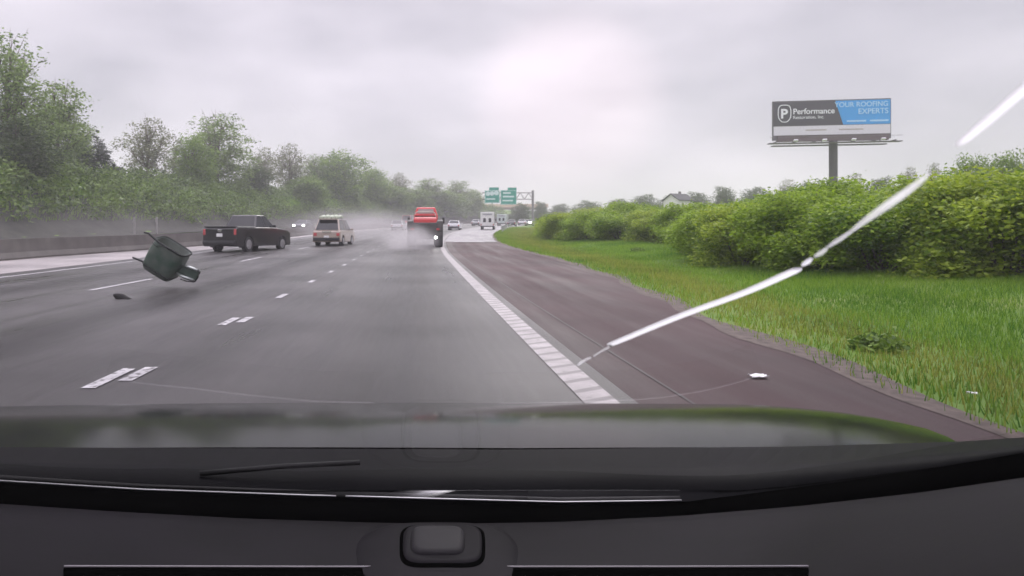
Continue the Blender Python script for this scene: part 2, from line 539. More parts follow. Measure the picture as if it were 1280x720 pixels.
# ---------------------------------------------------------------- foliage
M_bark = mat('bark', (.10, .078, .06), rough=.9, var=.35, scale=4, bump=.5)
LEAF = {
 'spring': leaf_mat('leaf_spring', (.055, .105, .02), (.26, .37, .09)),
 'dark': leaf_mat('leaf_dark', (.028, .055, .016), (.09, .14, .035)),
 'bright': leaf_mat('leaf_bright', (.055, .12, .016), (.23, .35, .045)),
 'pale': leaf_mat('leaf_pale', (.09, .11, .055), (.26, .28, .15)),
 'hedge': leaf_mat('leaf_hedge', (.075, .16, .012), (.34, .48, .04), .5, .9),
 'hedgeyellow': leaf_mat('leaf_hedge_yellow', (.11, .20, .014), (.40, .50, .05), .5, .9),
 'conifer': leaf_mat('leaf_conifer', (.022, .034, .022), (.055, .075, .045), .1),
}
def leaf_mesh(name, lobes, n, size, r, clump=14, spread=.35, gap=.0, hang=0):
    """lobes: (cx,cy,cz,rx,ry,rz); leaves sit in clumps through the outer half of every lobe"""
    verts, faces = [], []
    wsum = sum(l[3] * l[4] * l[5] for l in lobes) ; 
    for l in lobes:
        k = int(n * (l[3] * l[4] * l[5]) / wsum / clump) + 1
        for _ in range(k):
            while True:
                v = Vector((r.uniform(-1, 1), r.uniform(-1, 1), r.uniform(-1, 1)))
                if .25 < v.length < 1: break
            v *= (1 + r.uniform(-.1, .22)) if r.random() < .25 else 1
            c = Vector((l[0] + v.x * l[3], l[1] + v.y * l[4], l[2] + v.z * l[5]))
            sp = spread * r.uniform(.6, 1.5)
            for _ in range(clump):
                p = c + Vector((r.gauss(0, sp), r.gauss(0, sp), r.gauss(0, sp * .6)))
                if p.z < .02: continue
                a = Vector((r.uniform(-1, 1), r.uniform(-1, 1), r.uniform(-.7, .5))).normalized()
                b = a.cross(Vector((r.uniform(-1, 1), r.uniform(-1, 1), r.uniform(-1, 1)))).normalized()
                q = size * r.uniform(.6, 1.4)
                i = len(verts)
                verts.extend([p - a * q * .6, p + b * q * .33 - a * .1 * q, p + a * q * .7, p - b * q * .33 + a * .05 * q])
                faces.append((i, i + 1, i + 2, i + 3))
    me = bpy.data.meshes.new(name); me.from_pydata([tuple(v) for v in verts], [], faces)
    return me
def trunk_mesh(h, r0, lobes, r, splits=9):
    mb = MB()
    pts = []; x = y = 0
    for i in range(7):
        t = i / 6; pts.append((x, y, h * .8 * t - .3)); x += r.uniform(-.06, .06) * h * .15; y += r.uniform(-.06, .06) * h * .15
    mb.tube(pts, [r0 * (1 - .8 * i / 6) for i in range(7)], n=8)
    for l in lobes[:splits]:
        k = r.randint(2, 5); a = Vector(pts[k])
        b = Vector((l[0], l[1], l[2])) + Vector((r.uniform(-.3, .3), r.uniform(-.3, .3), l[5] * .6))
        if b.z < a.z: a = Vector(pts[1])
        mid = (a + b) / 2 + Vector((0, 0, -.1 * (b - a).length))
        mb.tube([a, mid, b], [r0 * .38, r0 * .22, r0 * .05], n=6)
        for _ in range(3):
            e = b + Vector((r.uniform(-1, 1) * l[3], r.uniform(-1, 1) * l[4], r.uniform(-.2, 1) * l[5]))
            mb.tube([mid, (mid + e) / 2 + Vector((0, 0, .1)), e], [r0 * .16, r0 * .09, r0 * .03], n=5)
    bm = mb.bm; bmesh.ops.recalc_face_normals(bm, faces=bm.faces)
    me = bpy.data.meshes.new('trunk'); bm.to_mesh(me); bm.free(); me.materials.append(M_bark)
    for p in me.polygons: p.use_smooth = True
    return me

TREE = {}
def mk_tree(key, h, wid, n, leaf, size, seed, nl=12, base=.25, clump=14, spread=.35):
    """unit heights: mesh is built at height h, width wid and scaled later"""
    r = random.Random(seed); lobes = []
    for i in range(nl):
        t = i / (nl - 1)
        zc = h * (base + (.92 - base) * t)
        prof = math.sin(math.pi * (.18 + .70 * t)) ** .7
        a = i * 2.4 + r.uniform(-.4, .4); rad = wid / 2 * prof * r.uniform(.35, .68)
        q = wid * r.uniform(.17, .27) * (1.15 - .5 * t)
        lobes.append((math.cos(a) * rad, math.sin(a) * rad, zc, q, q, q * r.uniform(.6, .9)))
    lobes.append((0, 0, h * (base + .45 * (1 - base)), wid * .24, wid * .24, h * .22))
    cr = leaf_mesh('crown', lobes, n, size, r, clump=clump, spread=spread); cr.materials.append(LEAF[leaf])
    TREE[key] = (trunk_mesh(h, h * .02 + .05, lobes, r, nl), cr, h, wid)
def mk_conifer(key, h, wid, seed):
    r = random.Random(seed); lobes = []
    for i in range(13):
        u = i / 12; rad = wid / 2 * (1 - u) ** .85
        for k in range(5 if u < .7 else 2):
            a = k * math.tau / 5 + i * 1.1 + r.uniform(-.3, .3); d = rad * r.uniform(.45, .85)
            lobes.append((math.cos(a) * d, math.sin(a) * d, h * (.10 + .86 * u) - .15 * d, .12 + rad * .40, .12 + rad * .40, .26))
    cr = leaf_mesh('crown', lobes, 9000, .2, r, clump=12, spread=.13); cr.materials.append(LEAF['conifer'])
    TREE[key] = (trunk_mesh(h, .16, lobes[:20:3], r, 7), cr, h, wid)
mk_tree('broad', 13, 9, 10500, 'spring', .24, 1, nl=20, base=.22, spread=.36)
mk_tree('broad_b', 12, 8, 9500, 'spring', .24, 12, nl=18, base=.2, spread=.34)
mk_tree('airy', 9, 7, 5200, 'pale', .2, 2, nl=18, base=.28, clump=9, spread=.3)
mk_tree('dense', 10, 9, 16000, 'bright', .26, 3, nl=18, base=.1, spread=.5)
mk_tree('dark', 10, 9, 15000, 'dark', .26, 4, nl=16, base=.1, spread=.5)
mk_conifer('conifer', 8, 5, 5)

def plant(name, key, X, Y, hgt, wid, label, cat, group, rot=0, zoff=0):
    tm, cm, h, wd = TREE[key]
    root = empty(name, (X, Y, gz(X, Y) + zoff), (0, 0, rot))
    root.scale = (wid / wd, wid / wd, hgt / h)
    tag(root, label, cat, group)
    for nm, me in (('trunk', tm), ('crown', cm)):
        o = bpy.data.objects.new(nm, me); col.objects.link(o); o.parent = root
    return root
def tree_px(key, cx, top, wpx, base_off, label, group='trees along the left bank', name='tree', Y=None):
    # distance where the line of sight meets the offset base_off
    if Y is None:
        best = None
        for i in range(400):
            Y_ = 40 + i * .75
            d = abs((cx - CX) / F * Y_ - s(Y_) - base_off)
            if best is None or d < best[0]: best = (d, Y_)
        Y = best[1]
    X = (cx - CX) / F * Y
    zt = EYE + (CY - top) / F * Y
    h = zt - gz(X, Y)
    return plant(name, key, X, Y, h * 1.02, wpx / F * Y, label, 'tree', group, rot=rnd.uniform(0, 6))

LT = [
 ('broad', 8, 46, 130, -42, 'tall pale green tree at the left edge of the photo, tallest on the bank'),
 ('broad_b', 72, 100, 92, -43, 'tall green tree just right of the tallest tree on the left bank'),
 ('dark', 18, 150, 120, -39, 'dark low bushy tree below the tallest tree at the left edge'),
 ('conifer', 121, 164, 62, -44, 'small dark spruce right of the two tall trees on the left bank'),
 ('broad_b', 100, 150, 50, -46, 'slim green tree tucked behind the small dark spruce'),
 ('airy', 186, 150, 78, -44, 'lone thin-leaved round tree with open sky on both sides'),
 ('broad', 272, 144, 104, -44, 'broad rounded green tree above the black pickup'),
 ('dense', 240, 172, 62, -42, 'dense dark green lower tree on the left flank of the broad rounded tree'),
 ('dark', 318, 205, 50, -41, 'dark low tree between the broad rounded tree and the pale trees'),
 ('airy', 330, 186, 46, -46, 'thin pale tree just right of the broad rounded tree'),
 ('airy', 362, 182, 60, -44, 'pale open-crowned tree, left neighbour of the bright green dome'),
 ('broad', 395, 194, 48, -46, 'mid green tree at the back between the pale tree and the green dome'),
 ('dense', 424, 192, 84, -41, 'bright green dome shaped tree above the silver car'),
 ('dense', 382, 222, 70, -39, 'low full green tree in front of the pale open-crowned tree'),
 ('dense', 464, 211, 60, -41, 'green tree on the falling skyline right of the green dome'),
 ('airy', 499, 217, 36, -42, 'small thin tree standing out of the skyline left of the red truck'),
 ('dense', 488, 232, 60, -39, 'low dark green tree in the dip left of the red truck'),
 ('broad_b', 536, 223, 52, -41, 'hazy green tree on the skyline directly above the red truck'),
 ('dense', 516, 236, 54, -39, 'hazy low tree directly behind the red truck roof'),
 ('broad', 572, 226, 46, -40, 'hazy green tree on the skyline above the white saloon'),
 ('dense', 556, 240, 60, -37, 'low hazy tree behind the white saloon'),
 ('dense', 592, 238, 34, -38, 'last hazy tree of the left bank, next to the green signs'),
]
for k, cx_, top, wp, off, lab in LT: tree_px(k, cx_, top, wp, off, lab)

# far trees on the right, beyond the hedge
FT = [(652, 254, 30, 210), (676, 252, 24, 230), (700, 255, 34, 240), (735, 251, 44, 220), (772, 249, 40, 200), (806, 243, 44, 190), (836, 245, 30, 200),
      (872, 240, 40, 170), (905, 233, 36, 150), (945, 234, 46, 150), (984, 226, 34, 120), (1016, 228, 44, 120), (1070, 219, 34, 100), (1100, 222, 40, 95), (1136, 211, 30, 90), (1168, 206, 30, 80), (1215, 198, 60, 60), (1262, 194, 70, 60)]
names = ['beside the sign gantry post', 'second right of the sign gantry', 'third right of the sign gantry', 'in the low dip right of the gantry', 'well left of the white house', 'left of the white house', 'touching the white house',
 'just right of the white house', 'midway from white house to billboard', 'left of the billboard', 'under the left end of the billboard', 'at the foot of the billboard post, left side', 'at the foot of the billboard post, right side', 'under the right end of the billboard', 'right of the billboard', 'far right of the billboard', 'near the right edge of the photo', 'at the very right edge of the photo']
for (cx_, top, wp, Y_), nm in zip(FT, names):
    k = 'airy' if cx_ in (984, 1070, 1136, 1168) else ('dense' if cx_ > 1200 else 'dark')
    tree_px(k, cx_, top, wp, 0, ('thin leafed tree ' if k == 'airy' else ('green tree ' if k == 'dense' else 'dark distant tree ')) + nm + ' behind the hedge', 'trees beyond the right hedge', Y=Y_)

# right hedge shrubs
def mk_shrub(key, h, wid, n, leaf, size, seed):
    r = random.Random(seed); lobes = []
    for i in range(26):
        a = r.uniform(0, math.tau); rad = wid / 2 * math.sqrt(r.random()) * .78
        z = h * r.uniform(.12, .80) * (1 - .25 * (rad / (wid / 2)) ** 2)
        q = wid * r.uniform(.13, .22)
        lobes.append((math.cos(a) * rad, math.sin(a) * rad, z, q, q, q * .8))
    me = leaf_mesh('foliage', lobes, n, size, r, clump=16, spread=.17); me.materials.append(LEAF[leaf])
    mb = MB()
    for i in range(16):
        l = lobes[i]; mb.tube([(l[0] * .15, l[1] * .15, -.2), (l[0] * .5, l[1] * .5, l[2] * .6), (l[0], l[1], l[2] + l[5])], [.035, .025, .008], n=5)
    st = bpy.data.meshes.new('stem'); mb.bm.to_mesh(st); mb.bm.free(); st.materials.append(M_bark)
    TREE[key] = (st, me, h, wid)
mk_shrub('shrub_a', 3.0, 3.6, 34000, 'hedge', .09, 21)
mk_shrub('shrub_b', 3.0, 3.6, 34000, 'hedgeyellow', .09, 22)
mk_shrub('shrub_c', 3.0, 3.6, 34000, 'hedge', .085, 23)
# (X, Y, h, w)
front = [(14.8, 13.0, 3.0, 3.8), (13.6, 15.6, 3.0, 4.0), (12.6, 18.2, 3.0, 3.8), (12.0, 20.8, 2.95, 3.8), (11.3, 23.4, 2.7, 3.4), (11.8, 26.2, 2.6, 3.6), (13.6, 29.0, 2.7, 4.2), (15.3, 32.2, 2.7, 4.2), (16.2, 36.0, 2.7, 4.4),
         (16.2, 40.0, 2.7, 4.6), (15.6, 44.0, 2.6, 4.6), (14.2, 48.0, 2.6, 4.6), (12.8, 52.0, 2.6, 4.6), (11.7, 56.5, 2.6, 4.6), (11.9, 62, 2.5, 4.4)]
back = [(17.6, 17.0, 3.5, 4.6), (16.2, 20.5, 3.5, 4.6), (15.2, 24.5, 3.4, 4.6), (16.8, 28.5, 3.4, 5), (19.0, 33, 3.4, 5.4), (20.4, 39, 3.5, 5.8), (20.2, 45, 3.4, 6), (18.6, 51, 3.4, 6), (17.0, 58, 3.4, 6), (16.8, 66, 3.5, 6), (21.5, 22, 4.0, 5.5), (22, 28, 4.0, 6)]
ordn = ['first', 'second', 'third', 'fourth', 'fifth', 'sixth', 'seventh', 'eighth', 'ninth', 'tenth', 'eleventh', 'twelfth', 'thirteenth', 'fourteenth', 'fifteenth']
keys = ['shrub_a', 'shrub_b', 'shrub_c']
for rowname, arr, grp in (('front', front, 'shrubs in the front row of the right hedge'), ('back', back, 'taller shrubs in the back row of the right hedge')):
    for i, (X, Y, h, wd) in enumerate(arr):
        k = keys[(i * 7 + (rowname == 'back')) % 3]
        tone = 'yellow-green' if k == 'shrub_b' else 'leafy green'
        X += s(Y); h *= (.86 if 18 < Y < 40 else (.93 if rowname == 'front' else .88))
        o = plant('shrub', k, X, Y, h * rnd.uniform(.95, 1.06), wd, f'{tone} shrub, {ordn[i]} counting from the right edge in the {rowname} row of the hedge', 'shrub', grp, rot=rnd.uniform(0, 6), zoff=-.1)
        for c in o.children:
            c.name = 'stem' if c.name.startswith('trunk') else 'foliage'

# undergrowth on the left bank - one uncountable mass
def brush():
    r = random.Random(9); lobes = []
    Y = 38
    while Y < 300:
        for b in (-35.2, -37, -39, -41.5, -45):
            X = b + s(Y) + r.uniform(-1, 1); q = r.uniform(1.3, 2.3)
            lobes.append((X, Y + r.uniform(-1, 1), gz(X, Y) + r.uniform(.2, 1.0), q, q, q * .75))
        Y += 2.4 if Y < 120 else 3.6
    me = leaf_mesh('undergrowth', lobes, 125000, .30, r, clump=12, spread=.4)
    me.materials.append(leaf_mat('leaf_brush', (.045, .09, .016), (.19, .29, .05), .3, .12))
    tag(mesh_obj('undergrowth', me), 'dense green brush covering the left bank under the trees', 'undergrowth', kind='stuff')
brush()
def weeds():
    for (x, y, h, w_, lab) in [(1098, 440, .16, .36, 'dark low weed tuft in the yellowish grass near the right shoulder'), (797, 324, .25, .6, 'small dark weed clump alone on the lawn left of the hedge')]:
        Y = F * 1.28 / (y - CY); X = (x - CX) / F * Y
        r = random.Random(x)
        me = leaf_mesh('weed', [(0, 0, h * .4, w_ / 2, w_ / 2, h * .5)], 1400, .06, r, clump=14, spread=.06); me.materials.append(LEAF['bright'])
        o = mesh_obj('weed', me); o.location = (X, Y, gz(X, Y) - .03); tag(o, lab, 'weed')
weeds()

# ---------------------------------------------------------------- vehicles
M_tyre = mat('tyre_rubber', (.02, .02, .021), rough=.7, var=.3, scale=10)
M_rim = mat('alloy', (.55, .55, .57), rough=.3, metal=.9, var=.1)
M_glass = mat('car_glass', (.012, .013, .016), rough=.12, var=.1)
M_blackpl = mat('black_plastic', (.02, .02, .022), rough=.5, var=.2)
M_red = mat('lamp_red', (.30, .03, .04), rough=.2, emit=(1, .25, .25), es=.12)
M_lamp = mat('lamp_on', (.9, .9, .9), rough=.2, emit=(1, .98, .94), es=14)
M_plate = mat('plate_white', (.8, .8, .8), rough=.4)
M_chrome = mat('chrome', (.7, .7, .72), rough=.15, metal=1)
def paint(name, c, rough=.3): return mat(name, c, rough=rough, var=.08, scale=2, coat=.8)
def face_inset(q, m, up):
    """inset a quad (4 points) by fraction m"""
    c = sum((Vector(p) for p in q), Vector()) / 4
    return [Vector(p).lerp(c, m) for p in q]
def wheels(root, W, axles, r, wt=.24):
    for y in axles:
        for sx in (-1, 1):
            x = sx * (W / 2 - wt / 2 - .01)
            wh = MB().cyl((x - wt / 2, y, r), (x + wt / 2, y, r), r, n=28).build('wheel', M_tyre, root, bevel=.03)
            xo = x + sx * (wt / 2 + .004)
            m = MB().cyl((xo - sx * .02, y, r), (xo + sx * .012, y, r), r * .62, n=24)
            m.cyl((xo, y, r), (xo + sx * .03, y, r), r * .16, n=12)
            for k in range(5):
                a = k * math.tau / 5
                m.box((xo + sx * .014, y + math.cos(a) * r * .34, r + math.sin(a) * r * .34), (.03, r * .5, r * .13), Matrix.Rotation(a, 4, 'X'))
            m.build('rim', M_rim, wh)
def arches(poly_bottom, axles, r, z0):
    """bottom edge from front to rear with semicircular openings"""
    pts = []
    for y in sorted(axles, reverse=True):
        for k in range(0, 11):
            a = math.pi * k / 10
            pts.append((y + math.cos(a) * r, max(z0, r * .85 + math.sin(a) * r * .95 - r * .0) if 0 < k < 10 else z0))
    return pts
def vehicle(name, label, cat, loc, yaw, Lg, W, H, belt, hood, pm, cab, wr=.33, axles=(.8, 3.4), kind='car', lamps=M_red, group='vehicles driving on the motorway', plate=True, face='rear'):
    """local frame: rear bumper at y=0, nose at y=Lg; cab = (y0,y1,y2,y3): rear base, front base, rear roof, front roof"""
    root = empty(name, loc, (0, 0, yaw)); tag(root, label, cat, group)
    z0 = wr * .75
    top = [(.0, z0 + .12), (.02, belt - .08), (.12, belt), (cab[1] - .1, belt), (Lg - .35, hood), (Lg - .04, hood - .16), (Lg, z0 + .1)]
    poly = [(.05, z0)] + top + [(Lg - .05, z0)] + arches(None, axles, wr * 1.16, z0)
    MB().prism(poly, -W / 2, W / 2).build('body', pm, root, bevel=.07, seg=3)
    MB().box((0, Lg / 2, z0 + .16), (W - .56, Lg - .5, .3)).build('chassis', M_blackpl, root)
    hb, ht = W / 2 - .06, W / 2 - .24
    y0, y1, y2, y3 = cab
    lo = [(-hb, y0, belt - .02), (hb, y0, belt - .02), (hb, y1, belt - .02), (-hb, y1, belt - .02)]
    hi = [(-ht, y2, H), (ht, y2, H), (ht, y3, H), (-ht, y3, H)]
    MB().hexa(lo, hi).build('cabin', pm, root, bevel=.07, seg=3)
    def win(nm, q, m=.12, t=.012):
        MB().slab(face_inset(q, m, 0), t).build(nm, M_glass, root)
    win('rear_window', [hi[0], lo[0], lo[1], hi[1]])
    win('windshield', [hi[2], lo[2], lo[3], hi[3]])
    for sgn, (a, b, c, d) in ((1, (lo[1], lo[2], hi[2], hi[1])), (-1, (lo[3], lo[0], hi[0], hi[3]))):
        a, b, c, d = map(Vector, (a, b, c, d))
        m1, m2 = (a + b) / 2, (c + d) / 2
        q1, q2 = [a, m1, m2, d], [m1, b, c, m2]
        win('side_window', q1, .11); win('side_window', q2, .11)
    wheels(root, W, axles, wr)
    for sx in (-1, 1):
        MB().box((sx * (W / 2 - (.17 if kind != 'pickup' else .10)), .02, belt - .26), (.2 if kind != 'pickup' else .13, .09, .2 if kind != 'pickup' else .3)).build('tail_light', lamps, root, bevel=.02)
        MB().box((sx * (W / 2 - .22), Lg - .06, hood - .26), (.34, .1, .16)).build('headlight', M_lamp if face == 'front' else M_chrome, root, bevel=.02)
        MB().box((sx * (W / 2 + .08), y1 - .35, belt + .08), (.2, .12, .15)).build('mirror', pm, root, bevel=.03)
    MB().box((0, -.03, z0 + .2), (W - .1, .16, .2)).build('rear_bumper', M_blackpl, root, bevel=.04)
    MB().box((0, Lg + .0, z0 + .2), (W - .1, .12, .22)).build('front_bumper', M_blackpl, root, bevel=.04)
    if plate: MB().box((0, -.012, belt - .42), (.34, .02, .17)).build('license_plate', M_plate, root)
    return root
def on_road(X, Y): return (X, Y, zr(Y))
def hd(Y): return -math.atan(ds(Y))

# black pickup, slewing across the left lanes
M_pk = paint('pickup_black', (.012, .011, .013), .3)
pk = vehicle('pickup_truck', 'black crew cab pickup truck angled across the left lanes, tail towards us', 'pickup truck', on_road(-10.3, 34.8), R(-17), 5.85, 2.03, 2.0, 1.32, 1.2, M_pk, (1.95, 4.1, 2.35, 3.15), wr=.41, axles=(1.2, 4.85), kind='pickup')
MB().box((0, 1.0, 1.285), (1.66, 1.62, .04)).build('bed_liner', M_blackpl, pk)
for sx in (-1, 1): MB().box((sx * .93, 1.0, 1.33), (.14, 1.8, .06)).build('bed_rail', M_pk, pk, bevel=.02)
MB().box((0, .07, 1.33), (1.8, .1, .06)).build('tailgate_cap', M_blackpl, pk, bevel=.02)
MB().box((0, -.012, 1.12), (.22, .03, .12)).build('emblem', M_chrome, pk, bevel=.02)
for sx in (-1, 1): MB().box((sx * .86, .66, .45), (.26, .04, .42)).build('mud_flap', M_blackpl, pk)
MB().cyl((.2, 4.1, 1.9), (.2, 4.0, 2.15), .012).build('antenna', M_blackpl, pk)

# beige SUV with the bright reflections on its tailgate
M_suv = paint('suv_champagne', (.40, .33, .275), .3)
suv = vehicle('suv', 'champagne coloured suv with a pale load on its roof, ahead of the black pickup', 'suv', on_road(-5.95, 43.5), hd(43) - R(5), 4.5, 1.85, 1.76, 1.02, 1.0, M_suv, (.08, 3.5, .55, 2.7), wr=.34, axles=(.85, 3.5))
for sx in (-1, 1): MB().tube([(sx * .62, .7, 1.8), (sx * .64, 1.6, 1.83), (sx * .62, 2.6, 1.8)], .025).build('roof_rail', M_chrome, suv)
cg = MB()
rc = random.Random(2)
for i in range(5): cg.tube([(-.6 + .28 * i, .55, 1.84), (-.55 + .28 * i, 1.5, 1.93 + .03 * (i % 2)), (-.58 + .27 * i, 2.5, 1.86)], [.08, .14, .07], n=10)
cg.build('roof_cargo', mat('cargo_pale_green', (.42, .47, .36), rough=.6), suv, smooth=True)
MB().box((0, .38, 1.76), (1.2, .3, .05)).build('rear_spoiler', M_suv, suv, bevel=.02)
MB().box((0, -.025, .93), (.62, .03, .06)).build('trim_strip', M_chrome, suv)

# oncoming car behind the barrier
vehicle('oncoming_car', 'dark oncoming car with both headlights lit beyond the median barrier', 'car', (-15.9, 97, zr(97)), math.pi + hd(97), 4.5, 1.8, 1.45, .95, .9, paint('grey_car', (.10, .10, .11)), (.5, 3.5, 1.1, 2.7), face='front', plate=False)

# red truck
def red_truck():
    Y = 42; root = empty('red_truck', on_road(.42, Y), (0, 0, hd(Y)))
    tag(root, 'red heavy truck throwing up spray in our lane, its rear towards us', 'truck', 'vehicles driving on the motorway')
    M_rt = paint('truck_red', (.62, .035, .04), .35); M_dk = mat('truck_dirty_grey', (.07, .065, .062), rough=.6, var=.3)
    MB().box((0, 4.2, 1.55), (1.62, 1.7, 1.3)).build('cab', M_rt, root, bevel=.12, seg=3)
    MB().hexa([(-.78, 3.4, 2.15), (.78, 3.4, 2.15), (.78, 4.9, 2.15), (-.78, 4.9, 2.15)], [(-.62, 3.5, 2.62), (.62, 3.5, 2.62), (.62, 4.7, 2.62), (-.62, 4.7, 2.62)]).build('cab_roof', M_rt, root, bevel=.08, seg=3)
    MB().slab([(-.5, 3.38, 2.50), (-.56, 3.34, 2.2), (.56, 3.34, 2.2), (.5, 3.38, 2.50)], .03).build('rear_window', mat('pale_window', (.35, .34, .33), rough=.15), root)
    MB().prism([(.0, .95), (.0, 1.75), (.1, 1.85), (3.2, 2.0), (3.3, 1.9), (3.3, .95)], -.72, .72).build('tank_box', M_rt, root, bevel=.16, seg=4)
    MB().tube([(-.66, .15, 1.9), (-.62, .12, 2.1), (-.5, .12, 2.2), (.5, .12, 2.2), (.62, .12, 2.1), (.66, .15, 1.9)], .035).build('top_rail', mat('rail_pale', (.45, .44, .38), rough=.5), root)
    MB().box((0, .03, 1.93), (1.3, .06, .07)).build('rear_lip', M_blackpl, root)
    MB().box((0, 2.8, .72), (1.0, 5.8, .3)).build('chassis', M_dk, root)
    for sx in (-1, 1):
        MB().prism([(-.1, 1.0), (-.02, 1.62), (.4, 1.72), (2.2, 1.72), (2.5, 1.55), (2.55, 1.0)], sx * .74 if sx > 0 else -1.12, 1.12 if sx > 0 else -.74).build('side_locker', M_dk, root, bevel=.05)
        MB().box((sx * .83, -.17, .42), (.56, .03, .62)).build('mud_flap', M_blackpl, root)
        w_ = MB().cyl((sx * .62, .55, .5), (sx * 1.1, .55, .5), .5, n=28).build('wheel', M_tyre, root, bevel=.04)
        MB().cyl((sx * 1.09, .55, .5), (sx * 1.115, .55, .5), .28, n=20).build('rim', M_rim, w_)
        w_ = MB().cyl((sx * .7, 4.3, .5), (sx * 1.0, 4.3, .5), .5, n=28).build('wheel', M_tyre, root, bevel=.04)
        MB().cyl((sx * .99, 4.3, .5), (sx * 1.015, 4.3, .5), .28, n=20).build('rim', M_rim, w_)
        MB().box((sx * 1.2, 4.6, 1.75), (.16, .1, .42)).build('mirror', M_blackpl, root, bevel=.02)
        MB().box((sx * .8, -.07, 1.12), (.2, .06, .12)).build('tail_light', M_red, root)
    MB().prism([(-.04, .52), (-.04, 1.5), (.1, 1.62), (.3, 1.62), (.3, .52)], -1.12, 1.12).build('rear_panel', M_dk, root, bevel=.04)
    MB().box((0, -.1, .6), (2.2, .1, .22)).build('rear_bumper', M_dk, root)
    lh = MB().cyl((.66, -.25, .62), (.66, -.15, .62), .15, n=16).build('lamp_housing', M_blackpl, root)
    MB().cyl((.66, -.275, .60), (.66, -.252, .60), .085, n=16).build('work_lamp', M_lamp, lh)
red_truck()

M_wht = paint('car_white', (.75, .75, .77))
M_sil = paint('car_silver', (.5, .52, .52))
M_drk = paint('car_dark', (.06, .06, .07))
def far_car(name, lab, cat, x, Y, m, Wd=1.8, H=1.45, Lg=4.5, face='rear', cab=None, belt=.95, hood=.92):
    X = (x - CX) / F * Y
    return vehicle(name, lab, cat, on_road(X, Y), hd(Y), Lg, Wd, H, belt, hood, m, cab or (.35, 3.3, 1.0, 2.6), face=face, axles=(.85, Lg - .95))
far_car('white_saloon', 'white saloon car just right of the red truck, farther ahead', 'car', 567, 100, M_wht)
far_car('white_hatchback', 'white car with dark rear window just left of the red truck', 'car', 496, 96, M_wht, H=1.5, cab=(.05, 3.3, .4, 2.5))
far_car('pale_car', 'small pale silver car far ahead between the white saloon and the white van', 'car', 594, 150, M_sil)
far_car('dark_car', 'small dark car in the far queue right of the white van', 'car', 639, 142, M_drk)
far_car('white_sedan', 'small white car at the far bend, left of the lit headlamp', 'car', 652, 160, M_wht)
hc = far_car('car_with_headlamp', 'pale car at the far bend by the hedge with one bright lamp', 'car', 661, 150, M_sil)
MB().box((.3, -.06, .8), (.5, .05, .32)).build('bright_lamp', M_lamp, hc)
far_car('red_van', 'faded red van far ahead behind the car left of the red truck', 'van', 508, 130, paint('faded_red', (.45, .10, .09)), Wd=2.0, H=2.3, belt=1.2, cab=(.05, 4.0, .1, 3.2), Lg=4.9)

def box_truck(name, lab, x, Y, W, H, m):
    X = (x - CX) / F * Y; root = empty(name, on_road(X, Y), (0, 0, hd(Y)))
    tag(root, lab, 'van', 'vehicles driving on the motorway')
    MB().box((0, 2.0, .55 + (H - .55) / 2), (W, 4.0, H - .55)).build('cargo_box', m, root, bevel=.05)
    MB().prism([(4.05, .5), (4.05, H - .5), (4.7, H - .55), (5.3, 1.3), (5.7, 1.15), (5.75, .5)], -W / 2 + .1, W / 2 - .1).build('cab', m, root, bevel=.06)
    for sx in (-1, 1):
        d = MB().box((sx * W * .235, -.02, 1.28 + (H - 2.6) * .3), (W * .44, .04, H - 1.25)).build('rear_door', m, root, bevel=.01)
        MB().box((sx * W * .2, -.05, 1.45), (W * .2, .02, .62)).build('door_window', M_glass, d)
        MB().box((sx * (W / 2 - .1), -.03, .78), (.12, .05, .26)).build('tail_light', M_red, root)
        MB().box((sx * (W / 2 + .12), 4.4, 1.6), (.16, .1, .34)).build('mirror', M_blackpl, root)
    MB().box((0, -.03, H - .35), (W * .7, .03, .26)).build('rear_vent', mat('vent_grey', (.35, .36, .37)), root)
    MB().box((0, -.08, .52), (W, .14, .16)).build('rear_bumper', M_blackpl, root)
    wheels(root, W, (1.0, 4.6), .4)
box_truck('white_van', 'white high roofed van with two dark rear windows, ahead right of the red truck', 609, 102, 2.05, 2.7, paint('van_white', (.72, .72, .70)))
box_truck('pale_box_van', 'pale greenish box van directly right of the white high roofed van', 627, 150, 2.1, 2.6, paint('van_pale', (.50, .58, .54)))

